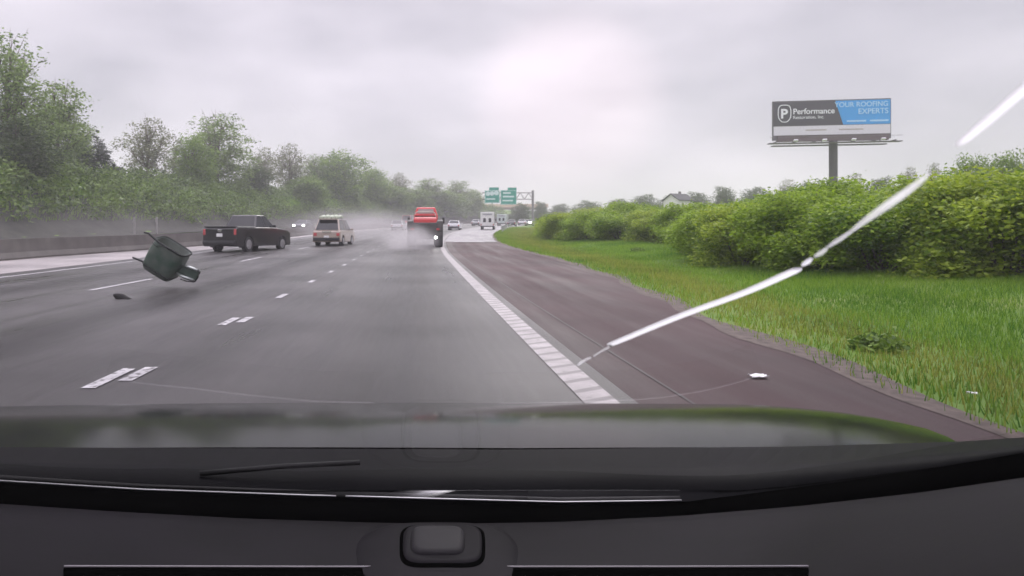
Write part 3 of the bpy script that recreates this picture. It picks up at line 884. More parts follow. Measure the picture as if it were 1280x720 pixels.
# ---------------------------------------------------------------- flying debris
def debris():
    Y = 15.0; k = Y / F
    C = px(208.5, 323, Y)
    root = empty('tumbling_tub', C)
    tag(root, 'dark green tub with black rim, thin rods and a tube frame, tumbling in mid-air', 'flying debris')
    M_tub = mat('tub_green', (.05, .105, .075), rough=.38, var=.35, scale=4, bump=.12, c2=(.12, .135, .12), rvar=.15)
    M_rimd = mat('tub_rim_black', (.010, .013, .012), rough=.7)
    M_lit_in = mat('tub_lit_inside', (.19, .21, .19), rough=.7)  # paler than the tub: light inside the opening put into the colour
    M_steel = mat('tube_steel', (.42, .45, .44), rough=.3, metal=.8)
    # local frame: axis = from bottom to opening
    u = Vector((38, 0, -27)).normalized()                 # along the long axis of the rim, in the picture plane
    ax = Vector((25, -6, 40)).normalized()               # opening, tipped a little towards us
    u = (u - ax * u.dot(ax)).normalized(); v = ax.cross(u)
    def sup(a, n=4.2):
        c, d = math.cos(a), math.sin(a)
        return (math.copysign(abs(c) ** (2 / n), c), math.copysign(abs(d) ** (2 / n), d))
    prof = [(-.46, .24, .17), (-.44, .36, .28), (-.37, .41, .32), (-.2, .43, .335), (.05, .445, .35), (.28, .43, .345), (.36, .42, .34)]
    bm = bmesh.new(); rings = []
    KS = .89
    NN = 40
    def ring(t, a, b):
        r_ = []
        for i in range(NN):
            c, d = sup(math.tau * i / NN)
            r_.append(bm.verts.new((ax * t + u * a * c + v * b * d) * KS))
        return r_
    outer = [ring(*p) for p in prof]
    inner = [ring(t + (.03 if i == 0 else 0), a - .025, b - .025) for i, (t, a, b) in enumerate(prof)]
    b2 = bmesh.new(); r2 = [[b2.verts.new(vv.co * .985) for vv in rg] for rg in inner]
    for A, B in zip(r2, r2[1:]):
        for i in range(NN): b2.faces.new((A[i], A[(i + 1) % NN], B[(i + 1) % NN], B[i]))
    b2.faces.new(r2[0]); m2 = MB(); m2.bm.free(); m2.bm = b2
    m2.build('lit_inside', M_lit_in, root, smooth=True)
    for R_ in (outer, inner):
        for A, B in zip(R_, R_[1:]):
            for i in range(NN): bm.faces.new((A[i], A[(i + 1) % NN], B[(i + 1) % NN], B[i]))
        bm.faces.new(R_[0])
    for i in range(NN): bm.faces.new((outer[-1][i], outer[-1][(i + 1) % NN], inner[-1][(i + 1) % NN], inner[-1][i]))
    mb = MB(); mb.bm.free(); mb.bm = bm
    mb.build('tub', M_tub, root, smooth=True)
    rim = [(ax * .365 + u * .43 * sup(math.tau * i / 40)[0] + v * .35 * sup(math.tau * i / 40)[1]) * KS for i in range(40)]
    MB().tube(rim, .022, n=8, closed=True, nrm=ax).build('rim', M_rimd, root, smooth=True)
    MB().tube([(ax * -.33 + u * .41 * sup(math.tau * i / 40)[0] + v * .33 * sup(math.tau * i / 40)[1]) * KS for i in range(40)], .018, n=8, closed=True, nrm=ax).build('base_band', M_rimd, root, smooth=True)
    P = lambda x, y, dy=0: px(x, y, Y) - C + Vector((0, dy, 0))
    MB().tube([P(163.5, 322, .1), P(180, 328.5, .1), P(200, 336, .12)], [.02, .026, .026]).build('rod', M_rimd, root, smooth=True)
    MB().tube([P(180, 290.5, .0), P(186, 292, .0), P(191.5, 297, .0), P(198, 303, .02)], [.016, .022, .024, .024]).build('rod', M_rimd, root, smooth=True)
    MB().tube([P(200, 303, -.42), P(204, 306.5, -.46), P(208, 309, -.46), P(207, 306.5, -.46), P(216, 308.5, -.42), P(228, 315, -.3)], .01).build('cord', M_rimd, root, smooth=True)
    # folded frame on the right
    lo = [P(226, 330, -.1), P(238, 333.5, -.1), P(250, 338.5, -.1)]
    MB().tube(lo, .030).build('frame_tube', M_steel, root, smooth=True)
    MB().tube([P(223, 341, -.14), P(233, 346, -.14), P(243.5, 349.8, -.14)], .034).build('frame_tube', M_steel, root, smooth=True)
    MB().tube([P(249.5, 337, -.12), P(252, 340, -.12), P(249.5, 346, -.12), P(246, 351, -.12), P(242, 350.5, -.12)], .02).build('frame_end', M_rimd, root, smooth=True)
    MB().hexa([P(222, 330, -.06), P(250, 339, -.06), P(245, 350, -.06), P(218, 341, -.06)], [P(222, 330, .06), P(250, 339, .06), P(245, 350, .06), P(218, 341, .06)]).build('frame_panel', M_tub, root, bevel=.01)
    MB().tube([P(228, 348.5, -.13), P(236, 351, -.13), P(245, 352, -.13)], .012).build('frame_bar', M_rimd, root, smooth=True)
    # torn dark piece beside it
    Y2 = 12.6
    c2 = px(157, 377, Y2)
    mb = MB()
    mb.tube([(-.24, 0, .13), (-.16, .02, .10), (-.08, 0, .07), (.0, 0, .03), (.07, -.02, -.02), (.14, 0, -.08), (.20, .01, -.13)], [.02, .06, .085, .07, .10, .085, .02], n=9, flat=1.1)
    mb.tube([(.02, 0, .0), (.06, -.05, .06), (.13, -.08, .07)], [.05, .035, .01], n=7, flat=.4)
    mb.tube([(-.12, 0, .05), (-.20, .05, .0), (-.27, .08, .02)], [.04, .03, .008], n=7, flat=.4)
    o = mb.build('rubber_scrap', mat('scrap_black', (.012, .011, .011), rough=.8), smooth=True)
    o.location = c2; md = o.modifiers.new('ss', 'SUBSURF'); md.render_levels = 2
    tag(o, 'small torn dark scrap flying low, below left of the green tub', 'flying debris')
debris()
def litter():
    for (x, y, w_, d_, lab) in [(948, 474, .14, .09, 'white paper scrap lying on the red-brown right shoulder'), (1215, 496, .05, .05, 'tiny white scrap at the grass edge near the right side of the photo')]:
        Y = F * EYE / (y - CY); X = (x - CX) / F * Y; r = random.Random(y)
        m = MB(); n = 6
        m.grid([[(X + (i / n - .5) * w_ + r.uniform(-.008, .008), Y + (j / n - .5) * d_, gz(X, Y) + .014 + r.uniform(0, .02)) for i in range(n + 1)] for j in range(n + 1)])
        o = m.build('litter', mat('paper_white', (.8, .8, .8), rough=.6), smooth=True, solid=.003)
        tag(o, lab, 'litter')
litter()

# ---------------------------------------------------------------- billboard
def text_mesh(name, txt, size, matl, parent, loc, rot, bold=0, depth=.02, xs=1.0, align='LEFT'):
    cu = bpy.data.curves.new(name, 'FONT'); cu.body = txt; cu.size = size; cu.extrude = depth; cu.offset = bold; cu.align_x = align
    t = bpy.data.objects.new('tmp', cu); col.objects.link(t)
    bpy.context.view_layer.update()
    me = bpy.data.meshes.new_from_object(t.evaluated_get(bpy.context.evaluated_depsgraph_get()))
    bpy.data.objects.remove(t)
    me.name = name
    me.materials.clear()
    o = mesh_obj(name, me, matl, parent); o.location = loc; o.rotation_euler = rot; o.scale = (xs, 1, 1)
    return o
def billboard():
    Y = 90; k = Y / F
    X = (1043 - CX) * k; base = gz(X, Y)
    zc = lambda y: EYE + (CY - y) * k
    root = empty('billboard', (X, Y, base), (0, 0, R(-9)))
    tag(root, 'large roadside billboard, dark grey and blue, on one tall steel post', 'billboard')
    Z = lambda y: zc(y) - base
    lx = lambda x: (x - 1043) * k * 1.012
    x0, x1 = lx(972), lx(1107)
    M_grey = mat('board_grey', (.05, .045, .06), rough=.5, var=.05); M_blue = mat('board_blue', (.03, .33, .78), rough=.5, var=.05)
    M_bw = mat('board_white', (.72, .70, .76), rough=.5, var=.08); M_fr = mat('board_frame', (.12, .11, .12), rough=.6)
    M_lt = mat('board_letters', (.85, .86, .9), rough=.5, var=.02); M_pb = mat('board_letters_blue', (.42, .68, .92), rough=.5, var=.02)
    MB().cyl((0, .35, -1), (0, .35, Z(176)), .52, n=24).build('post', mat('post_steel', (.07, .065, .07), rough=.6), root, smooth=False)
    MB().box(((x0 + x1) / 2, .22, (Z(124.5) + Z(174)) / 2), (x1 - x0, .34, Z(124.5) - Z(174))).build('board', M_fr, root)
    d = -.03
    xm0, xm1 = lx(1044), lx(1053)
    MB().hexa([(x0 + .1, 0, Z(126)), (xm0, 0, Z(126)), (xm1, 0, Z(156)), (x0 + .1, 0, Z(156))], [(x0 + .1, .04, Z(126)), (xm0, .04, Z(126)), (xm1, .04, Z(156)), (x0 + .1, .04, Z(156))]).build('grey_panel', M_grey, root)
    MB().hexa([(xm0 + .02, 0, Z(126)), (x1 - .1, 0, Z(126)), (x1 - .1, 0, Z(156)), (xm1 + .02, 0, Z(156))], [(xm0 + .02, .04, Z(126)), (x1 - .1, .04, Z(126)), (x1 - .1, .04, Z(156)), (xm1 + .02, .04, Z(156))]).build('blue_panel', M_blue, root)
    MB().box(((x0 + x1) / 2, .02, (Z(156.6) + Z(168)) / 2), (x1 - x0 - .2, .05, Z(156.6) - Z(168))).build('white_panel', M_bw, root)
    MB().box(((x0 + x1) / 2 + .1, .15, (Z(169) + Z(176)) / 2), (x1 - x0 - .9, .6, Z(169) - Z(176))).build('apron', mat('apron_brown', (.12, .09, .095), rough=.7), root)
    # shield with the letter
    cx, cz = lx(985.5), Z(140.5)
    sh = []
    for i in range(24):
        a = math.tau * i / 24; c_, s_ = math.cos(a), math.sin(a)
        xx = math.copysign(abs(c_) ** .55, c_) * .80 * (1 if s_ > -.2 else 1 - .45 * (-s_ - .2)); zz = math.copysign(abs(s_) ** .6, s_) * 1.15
        sh.append((cx + xx, -.03, cz + zz))
    MB().tube(sh, .06, n=6, closed=True, nrm=(0, 1, 0)).build('shield', M_lt, root)
    rt = (R(90), 0, 0)
    text_mesh('lettering', 'P', 1.75, M_lt, root, (cx - .5, -.01, cz - .6), rt, bold=.05)
    text_mesh('lettering', 'Performance', 1.08, M_lt, root, (lx(995.3), -.01, Z(141.5)), rt, bold=.012, xs=.93)
    text_mesh('lettering', 'Restoration, Inc.', .60, M_lt, root, (lx(995.3), -.01, Z(147.5)), rt, bold=.0, xs=.98)
    text_mesh('lettering', 'YOUR ROOFING', .92, M_pb, root, (x1 - .35, -.01, Z(134)), rt, bold=.01, xs=.95, align='RIGHT')
    text_mesh('lettering', 'EXPERTS', 1.0, M_pb, root, (x1 - .35, -.01, Z(143)), rt, bold=.012, xs=.95, align='RIGHT')
    for a, b in ((1057, 1079), (1083, 1104)):
        MB().box((lx((a + b) / 2), -.01, Z(151.8)), ((b - a) * k, .03, .22)).build('small_print', M_pb, root)
    for a, b in ((1010, 1034), (1048, 1076)):
        MB().box((lx((a + b) / 2), -.01, Z(162)), ((b - a) * k, .03, .16)).build('small_print', mat('print_grey', (.42, .38, .36)), root)
    # catwalk with lamps
    MB().box(((x0 + x1) / 2, -.7, Z(179)), (x1 - x0 + 1.6, 1.0, .10)).build('catwalk', M_fr, root)
    MB().box(((x0 + x1) / 2, 1.0, Z(180.2)), (x1 - x0 - .4, .9, .10)).build('rear_catwalk', M_fr, root)
    m = MB()
    for i in range(7):
        xx = x0 + (x1 - x0) * i / 6; m.box((xx, -.2, Z(177.6)), (.12, 1.9, .14))
    m.build('bracket', M_fr, root)
    MB().tube([(x0 - .8, -1.2, Z(172)), (x1 + .8, -1.2, Z(172))], .025).build('handrail', M_fr, root)
    for i in range(4):
        xx = x0 + (x1 - x0) * (.14 + .24 * i)
        l = MB().tube([(xx, -.9, Z(179)), (xx, -1.9, Z(178)), (xx, -2.2, Z(178))], .035).build('lamp_arm', M_fr, root)
        MB().box((xx, -2.3, Z(177.5)), (.5, .3, .16), Matrix.Rotation(R(-35), 4, 'X')).build('lamp_head', M_bw, l)
billboard()

# ---------------------------------------------------------------- sign gantry
def gantry():
    Y = 168; k = Y / F
    X1 = (666 - CX) * k; base = gz(X1, Y)
    root = empty('sign_gantry', (X1, Y, base)); tag(root, 'overhead truss gantry carrying two green exit signs at the far bend', 'sign gantry')
    M_st = mat('gantry_steel', (.22, .21, .22), rough=.5, metal=.3)
    Z = lambda y: EYE + (CY - y) * k - base
    lx = lambda x: (x - 666) * k
    MB().cyl((0, 0, -.5), (0, 0, Z(238)), .30, n=12).build('post', M_st, root)
    tr = MB()
    for z in (Z(241), Z(249)):
        for y in (-.5, .5): tr.tube([(lx(603), y, z), (0, y, z)], .09, n=6)
    n = 12
    for i in range(n):
        a = lx(603) + (0 - lx(603)) * i / n; b = lx(603) + (0 - lx(603)) * (i + 1) / n
        for y in (-.5, .5): tr.tube([(a, y, Z(241) if i % 2 else Z(249)), (b, y, Z(249) if i % 2 else Z(241))], .05, n=5)
    tr.build('truss', M_st, root)
    M_g = mat('sign_green', (.01, .30, .22), rough=.4, var=.12, scale=1.5); M_w = mat('sign_white', (.6, .78, .74), rough=.4)
    for (a, b, t, bt, ta, tb) in ((605.5, 624, 238.5, 254, 611, 623), (625.2, 645, 238, 256, 634, 645)):
        sp = MB().box((lx((a + b) / 2), -.85, (Z(t) + Z(bt)) / 2), ((b - a) * k, .12, Z(t) - Z(bt))).build('sign_panel', M_g, root)
        MB().box((lx((ta + tb) / 2), -.85, Z(236.4)), ((tb - ta) * k, .12, (t - 234.8) * k)).build('exit_tab', M_g, sp)
        bd = MB()
        x0, x1, z1, z0 = lx(a) + .1, lx(b) - .1, Z(t) - .1, Z(bt) + .1
        for q in ([(x0, z0), (x1, z0)], [(x0, z1), (x1, z1)], [(x0, z0), (x0, z1)], [(x1, z0), (x1, z1)]):
            bd.tube([(q[0][0], -.93, q[0][1]), (q[1][0], -.93, q[1][1])], .04, n=4)
        bd.build('border', M_w, sp)
        ms = MB()
        if a < 610:
            ms.cyl((lx(609.5), -.92, Z(242.5)), (lx(609.5), -.94, Z(242.5)), .55, n=16)
            ms.cyl((lx(614.5), -.92, Z(242.2)), (lx(614.5), -.94, Z(242.2)), .55, n=16)
            ms.cyl((lx(620), -.92, Z(241.5)), (lx(620), -.94, Z(241.5)), .6, n=16)
            ms.box((lx(613), -.93, Z(249)), (2.2, .03, .3))
        else:
            ms.box((lx(633), -.93, Z(241.5)), (1.9, .03, .4)); ms.box((lx(635), -.93, Z(246)), (2.8, .03, .4)); ms.box((lx(634), -.93, Z(251)), (2.6, .03, .35))
        ms.build('sign_legend', M_w, sp)
gantry()

# ---------------------------------------------------------------- overpass, house, post, guardrail
def overpass():
    Y = 330; k = Y / F
    X = (625 - CX) * k; base = gz(X, Y)
    root = empty('overpass', (X, Y, zr(Y)), (0, 0, R(-4))); tag(root, 'distant overpass with tan beams crossing the motorway beyond the green signs', 'bridge')
    Z = lambda y: EYE + (CY - y) * k - zr(Y)
    MB().box((0, 0, (Z(255.5) + Z(259.5)) / 2), (46, 8, Z(255.5) - Z(259.5))).build('deck', mat('deck_tan', (.62, .46, .34), rough=.7), root)
    MB().box((0, -.5, (Z(259.6) + Z(262)) / 2), (44, 6, Z(259.6) - Z(262))).build('girder', mat('girder_brown', (.24, .17, .13), rough=.7), root)
    for x in (-20, 0, 20): MB().box((x, 0, Z(262) / 2 - .5), (1.2, 5, Z(262) + 1)).build('pier', M_barrier, root)
overpass()
def house():
    Y = 150; k = Y / F
    X = (848 - CX) * k; base = gz(X, Y)
    root = empty('house', (X, Y, base), (0, 0, R(28))); root.scale = (.72, .72, 1); tag(root, 'white gabled house with dark roof peeping over the hedge', 'house')
    e = EYE + (CY - 251) * k - base; p = EYE + (CY - 243.5) * k - base
    M_sd = mat('siding_white', (.72, .72, .70), rough=.6); M_rf = mat('roof_dark', (.05, .05, .055), rough=.8)
    MB().prism([(-3, 0), (3, 0), (3, e), (0, p), (-3, e)], -3.2, 3.2).build('wall', M_sd, root)
    rf = MB()
    for sg_ in (-1, 1):
        rf.hexa([(-3.6, 0, p + .05), (3.6, 0, p + .05), (3.6, sg_ * 3.4, e - .13), (-3.6, sg_ * 3.4, e - .13)], [(-3.6, 0, p + .25), (3.6, 0, p + .25), (3.6, sg_ * 3.4, e + .07), (-3.6, sg_ * 3.4, e + .07)])
    rf.build('roof', M_rf, root)
    for x in (-1.6, 1.4):
        w_ = MB().box((x, -3.03, e - 1.1), (1.0, .08, 1.3)).build('window', M_sd, root)
        MB().box((x, -3.08, e - 1.1), (.8, .04, 1.1)).build('pane', M_glass, w_)
    MB().box((1.5, .8, p), (.6, .6, 1.6)).build('chimney', M_barrier, root)
house()
def guardrail():
    pts = []
    root = empty('guardrail', (grass_edge(90) + 1 + s(90), 90, gz(grass_edge(90) + 1 + s(90), 90))); tag(root, 'short steel guardrail at the grass tip before the far bend', 'guardrail')
    M_s = mat('galvanised', (.4, .4, .41), rough=.4, metal=.6)
    o = Vector(root.location)
    P = [Vector((grass_edge(Y) + .6 + s(Y), Y, zr(Y))) - o for Y in (84, 88, 92, 96, 100, 106, 112)]
    m = MB()
    for a, b in zip(P, P[1:]): m.hexa([a + Vector((0, 0, .45)), b + Vector((0, 0, .45)), b + Vector((0, 0, .77)), a + Vector((0, 0, .77))], [a + Vector((.06, 0, .45)), b + Vector((.06, 0, .45)), b + Vector((.06, 0, .77)), a + Vector((.06, 0, .77))])
    m.build('rail', M_s, root)
    for a in P: MB().box(a + Vector((.12, 0, .35)), (.1, .12, .9)).build('post', M_s, root)
guardrail()
def marker_post():
    for x, Y, lab in ((196, 62, 'pale marker post low on the left bank, right of the pair'), (168, 62, 'pale marker post low on the left bank, left of the pair')):
        X = (x - CX) / F * Y
        X2 = X
        o = MB().box((0, 0, .9), (.14, .12, 2.0)).box((0, -.08, 1.6), (.22, .03, .4)).build('marker_post', mat('post_pale', (.26, .25, .24), rough=.6), bevel=.02)
        o.location = (X2, Y, gz(X2, Y)); tag(o, lab, 'post', 'marker posts on the left bank')
marker_post()

# ---------------------------------------------------------------- our own car: bonnet, windscreen, dashboard
def own_car():
    root = empty('camera_car', (0, .3, 0)); tag(root, 'interior and bonnet of the car we look out of, black dashboard and windscreen', 'car')
    off = Vector((0, .3, 0))
    def loc(p): return Vector(p) - off
    M_dash = mat('dash_plastic', (.0054, .0046, .0060), rough=.6, var=.35, scale=5, bump=.10)
    M_dash.node_tree.nodes['Principled BSDF'].inputs['Specular IOR Level'].default_value = .05
    M_rub = mat('black_rubber', (.002, .002, .002), rough=.8)
    M_rub.node_tree.nodes['Principled BSDF'].inputs['Specular IOR Level'].default_value = 0
    M_hood = mat('bonnet_paint', (.010, .011, .010), rough=.13, var=.1, scale=3, rvar=.04)
    M_hood.node_tree.nodes['Principled BSDF'].inputs['Specular IOR Level'].default_value = .26
    M_cowl = mat('cowl_plastic', (.006, .006, .0068), rough=.5)
    M_cowl.node_tree.nodes['Principled BSDF'].inputs['Specular IOR Level'].default_value = .05
    # curve of the black seal in the photo
    LOW = [(-400, 600), (-200, 615), (0, 629), (150, 639), (300, 647), (450, 652), (552, 654), (700, 652), (850, 645), (1000, 632), (1150, 615), (1280, 596), (1500, 560), (1700, 520)]
    def lowy(x): return interp(x, LOW)
    UP = [(-400, 575), (-200, 590), (0, 603), (180, 614), (380, 621), (552, 626), (700, 630), (850, 628), (930, 618), (1050, 602), (1150, 588), (1280, 566), (1500, 525), (1700, 480)]
    upy = lambda x: interp(x, UP)
    B0, B1 = Vector((0, .86, .915)), Vector((0, -.42, 1.575))     # slope line of the windscreen
    SL = (B1.z - B0.z) / (B0.y - B1.y)
    def yg(x, y):                                                  # depth where a sight line meets the windscreen
        k = (y - CY) / F
        return (EYE - B0.z - SL * B0.y) / (k - SL)
    def dsc(x): return min(1.0, yg(x, min(upy(x), 612)) / .84) if upy(x) < 618 else 1.0
    DS = [(x, dsc(x)) for x in range(-400, 1701, 20)]
    DS = [(DS[i][0], sum(DS[max(0, min(len(DS) - 1, i + k))][1] for k in range(-4, 5)) / 9) for i in range(len(DS))]
    dsc = lambda x: interp(x, DS)
    xs = list(range(-400, 1701, 30))
    rows = []
    # (py shift from the seal curve, depth)
    for dy, Y in ((-6, .90), (0, .80), (10, .765), (35, .70), (75, .62), (130, .53), (230, .42), (420, .30), (800, .19), (1500, .12)):
        rows.append([loc(px(x, lowy(x) + dy, Y * dsc(x))) for x in xs])
    # front lip drops down
    rows.append([p + Vector((0, -.04, -.35)) for p in rows[-1]])
    dash = MB().grid(rows).build('dashboard', M_dash, root, smooth=True, solid=.004)
    # black seal band
    def band(name, f0, f1, Y0, Y1, m, xa=-400, xb=1700, step=30, th=.01):
        X_ = list(range(xa, xb + 1, step))
        return MB().grid([[loc(px(x, f0(x), Y0 * dsc(x))) for x in X_], [loc(px(x, (f0(x) + f1(x)) / 2, ((Y0 + Y1) / 2 + .004) * dsc(x))) for x in X_], [loc(px(x, f1(x), Y1 * (dsc(x) if Y1 < .9 else 1))) for x in X_]]).build(name, m, root, smooth=True, solid=th)
    band('windscreen_seal', lambda x: lowy(x) + 2, upy, .795, .84, M_rub)
    # cowl panel between bonnet and seal
    CW = [(-400, 552), (0, 559), (640, 562), (1000, 558), (1200, 552), (1290, 546), (1700, 500)]
    cwy = lambda x: interp(x, CW)
    band('cowl', upy, cwy, .865, .99, M_cowl, th=.01)
    # bonnet: gently crowned, right edge falls away to the wing
    rows = []
    TOP = [(-700, 492), (0, 500), (300, 503), (640, 505), (900, 509), (1000, 514)]
    for t in [i / 10 for i in range(11)]:
        Y = 1.0 + 1.15 * t
        row = []
        for j in range(41):
            u = j / 40
            # right edge of the bonnet in the picture runs from (1215,548) back to (960,512)
            xr = 1240 + (965 - 1240) * t; xl = -560 + 330 * t
            x = xl + (xr - xl) * u
            yb = cwy(x) - 2; yt = interp(x, TOP)
            e = max(0, (u - .88) / .12); e2 = max(0, (.10 - u) / .10)
            uu = Y - 1.0
            q = px(x, 0, Y); X_ = q.x
            q.z = EYE - (cwy(x) - 2 - CY) / F - .04 * uu - .165 * uu * uu - .035 * e ** 2 - .035 * e2 ** 2 - .012 * X_ * X_
            row.append(loc(q))
        rows.append(row)
    rows.append([p + Vector((0, .10, -.06)) for p in rows[-1]])
    rows.append([p + Vector((0, .06, -.35)) for p in rows[-1]])
    MB().grid(rows).build('bonnet', M_hood, root, smooth=True)
    # wing beside the bonnet
    rows = []
    for t in [i / 8 for i in range(9)]:
        Y = 1.0 + 1.1 * t
        xr = 1240 + (965 - 1240) * t
        p = px(xr, 0, Y); uu = Y - 1.0
        p.z = EYE - (cwy(xr) - 2 - CY) / F - .04 * uu - .165 * uu * uu - .035 - .012 * p.x * p.x
        rows.append([loc(p + Vector((.006, 0, -.008))), loc(p + Vector((.05, 0, -.035))), loc(p + Vector((.10, 0, -.12))), loc(p + Vector((.11, 0, -.45)))])
    MB().grid(rows).build('wing', M_hood, root, smooth=True)
    # wiper arms parked on the cowl
    M_wip = mat('wiper_black', (.006, .006, .006), rough=.75); M_wbright = mat('wiper_bright_metal', (.45, .45, .45), rough=.45, metal=.6)
    w1 = MB().tube([loc(px(x, upy(x) - 3.5, .845 * dsc(x))) for x in range(-60, 700, 40)], .0032, flat=1.6).build('wiper', M_wip, root, smooth=True)
    MB().tube([loc(px(x, upy(x) - 2.2, .83 * dsc(x))) for x in range(-60, 430, 30)], .0009, n=6).build('wiper_highlight', M_wbright, w1, smooth=True)  # thin bright tube standing in for the specular line along the wiper
    w2 = MB().tube([loc(px(x, upy(x) - 3.5, .845 * dsc(x))) for x in range(430, 880, 30)], .003, flat=1.6).build('wiper', M_wip, root, smooth=True)
    MB().tube([loc(px(x, upy(x) - 2.5, .83 * dsc(x))) for x in range(432, 860, 30)], .0009, n=6).build('wiper_highlight', M_wbright, w2, smooth=True)
    MB().tube([loc(px(176, 618, .84)), loc(px(250, 615, .845)), loc(px(330, 613.5, .85))], .0011, n=6).build('wiper_link', M_wbright, w1, smooth=True)
    MB().tube([loc(px(250, 592, .88)), loc(px(350, 583, .90)), loc(px(450, 578, .92))], .0035, n=6).build('wiper_arm', M_wip, w1, smooth=True)
    # sensor pod on the dashboard
    def at(x, y):                              # point on the dash surface under a picture point
        sh_ = y - lowy(x)
        Yd = interp(sh_, [(-6, .90), (0, .80), (10, .765), (35, .70), (75, .62), (130, .53)]) * dsc(x)
        return px(x, y, Yd)
    def rr(cx, cy, hw, hh, n, k=4.5, lift=.004):
        pts = []
        for i in range(n):
            a = math.tau * i / n; c_, s_ = math.cos(a), math.sin(a)
            x = cx + math.copysign(abs(c_) ** (2 / k), c_) * hw; y = cy + math.copysign(abs(s_) ** (2 / k), s_) * hh
            pts.append(loc(at(x, y) + Vector((0, -.2 * lift, lift))))
        return pts
    def disc(name, m, par, specs):
        b = MB(); rings = []
        for sp in specs: rings.append([b.bm.verts.new(p) for p in rr(*sp[:4], 48, sp[5] if len(sp) > 5 else 4.5, sp[4])])
        for A, B in zip(rings, rings[1:]):
            for i in range(48): b.bm.faces.new((A[i], A[(i + 1) % 48], B[(i + 1) % 48], B[i]))
        b.bm.faces.new(rings[-1])
        return b.build(name, m, par, smooth=True)
    pod = disc('sensor_pod', M_dash, root, [(543, 712, 118, 58, -.008, 3.2), (545, 706, 108, 52, -.001, 3.2), (548, 698, 90, 42, .0032, 3.4), (552, 690, 68, 31, .0058, 4)])
    disc('groove', M_rub, pod, [(553, 689.5, 53.5, 28, .0058), (553, 689.5, 52, 27, .0072), (553, 689.5, 50, 25.5, .0068)])
    ring = disc('bezel', M_dash, pod, [(553, 688, 49.5, 24.5, .0064), (553, 687.5, 48, 23.5, .0086), (553, 687, 44, 21, .0090)])
    disc('button', low_spec(mat('button_grey', (.008, .007, .0085), rough=.6), .12), ring, [(547, 686, 34, 18, .0088), (547, 686, 32, 17, .0118), (546, 685, 27, 14, .0132), (546, 685, 14, 7, .0137)])
    # defroster slot
    sl = []
    for dx in (0, 1):
        pass
    xs2 = list(range(80, 1011, 30))
    MB().grid([[loc(at(x, yy) + Vector((0, 0, .002))) for x in xs2] for yy in (712.5, 722, 740)]).build('defroster_slot', M_rub, root, smooth=True, solid=.002)
    MB().tube([loc(at(x, 712) + Vector((0, 0, .0028))) for x in xs2], .0009, n=6).build('slot_trim', mat('trim_grey', (.16, .15, .16), rough=.4), root, smooth=True)
    # windscreen
    dirg = (B1 - B0).normalized(); ng = Vector((0, dirg.z, -dirg.y)).normalized()
    if ng.z < 0: ng = -ng
    bot = []
    for x in range(-400, 1701, 50):
        yy = min(upy(x) - 1, 619); Yg_ = yg(x, yy); bot.append(px(x, yy, Yg_))
    rows = []
    for i in range(15):
        t_ = i / 14; row = []
        for j, b_ in enumerate(bot):
            tp = Vector((-.74 + 1.48 * j / (len(bot) - 1), B1.y, B1.z))
            row.append(loc(b_.lerp(tp, t_)))
        rows.append(row)
    gm = bpy.data.materials.new('windscreen_glass'); gm.use_nodes = True
    t = gm.node_tree; t.nodes.clear()
    o = t.nodes.new('ShaderNodeOutputMaterial'); tr = t.nodes.new('ShaderNodeBsdfTransparent'); tr.inputs[0].default_value = (.97, .98, .975, 1)
    gl = t.nodes.new('ShaderNodeBsdfGlossy'); gl.inputs['Roughness'].default_value = .015
    fr = t.nodes.new('ShaderNodeFresnel'); fr.inputs[0].default_value = 1.45
    ge = t.nodes.new('ShaderNodeNewGeometry'); sb = t.nodes.new('ShaderNodeMath'); sb.operation = 'SUBTRACT'; sb.inputs[0].default_value = 1
    t.links.new(ge.outputs['Backfacing'], sb.inputs[1])
    mu = t.nodes.new('ShaderNodeMath'); mu.operation = 'MULTIPLY'; t.links.new(fr.outputs[0], mu.inputs[0]); t.links.new(sb.outputs[0], mu.inputs[1])
    mx = t.nodes.new('ShaderNodeMixShader'); t.links.new(mu.outputs[0], mx.inputs[0]); t.links.new(tr.outputs[0], mx.inputs[1]); t.links.new(gl.outputs[0], mx.inputs[2])
    t.links.new(mx.outputs[0], o.inputs[0])
    ws = MB().grid(rows).build('windscreen', gm, root, smooth=True, solid=.005)
    # white streak: a crack that catches the daylight
    def on_glass(x, y):
        d = Vector(((x - CX) / F, 1, -(y - CY) / F))
        # iterate for the curved sheet
        off_ = 0
        for _ in range(12):
            p0 = B0 - ng * (off_ + .003)
            tt = (p0 - Vector((0, 0, EYE))).dot(ng) / d.dot(ng)
            P_ = Vector((0, 0, EYE)) + d * tt
            off_ = 0
        return P_
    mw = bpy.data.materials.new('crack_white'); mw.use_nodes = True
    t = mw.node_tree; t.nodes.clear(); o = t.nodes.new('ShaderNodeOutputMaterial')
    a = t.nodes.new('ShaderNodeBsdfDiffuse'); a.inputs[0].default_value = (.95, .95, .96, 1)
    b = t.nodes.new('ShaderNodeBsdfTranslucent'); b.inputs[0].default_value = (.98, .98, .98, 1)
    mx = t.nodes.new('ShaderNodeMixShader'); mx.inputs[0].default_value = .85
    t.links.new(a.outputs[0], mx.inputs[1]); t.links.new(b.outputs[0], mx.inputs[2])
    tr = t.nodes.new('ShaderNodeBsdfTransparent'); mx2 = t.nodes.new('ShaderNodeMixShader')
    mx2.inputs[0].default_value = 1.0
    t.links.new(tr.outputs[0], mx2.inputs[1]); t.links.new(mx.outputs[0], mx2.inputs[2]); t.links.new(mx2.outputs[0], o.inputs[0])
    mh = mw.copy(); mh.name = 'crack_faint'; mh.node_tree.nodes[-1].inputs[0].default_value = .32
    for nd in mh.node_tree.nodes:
        if nd.type == 'MIX_SHADER' and nd.inputs[0].default_value == 1.0: nd.inputs[0].default_value = .32
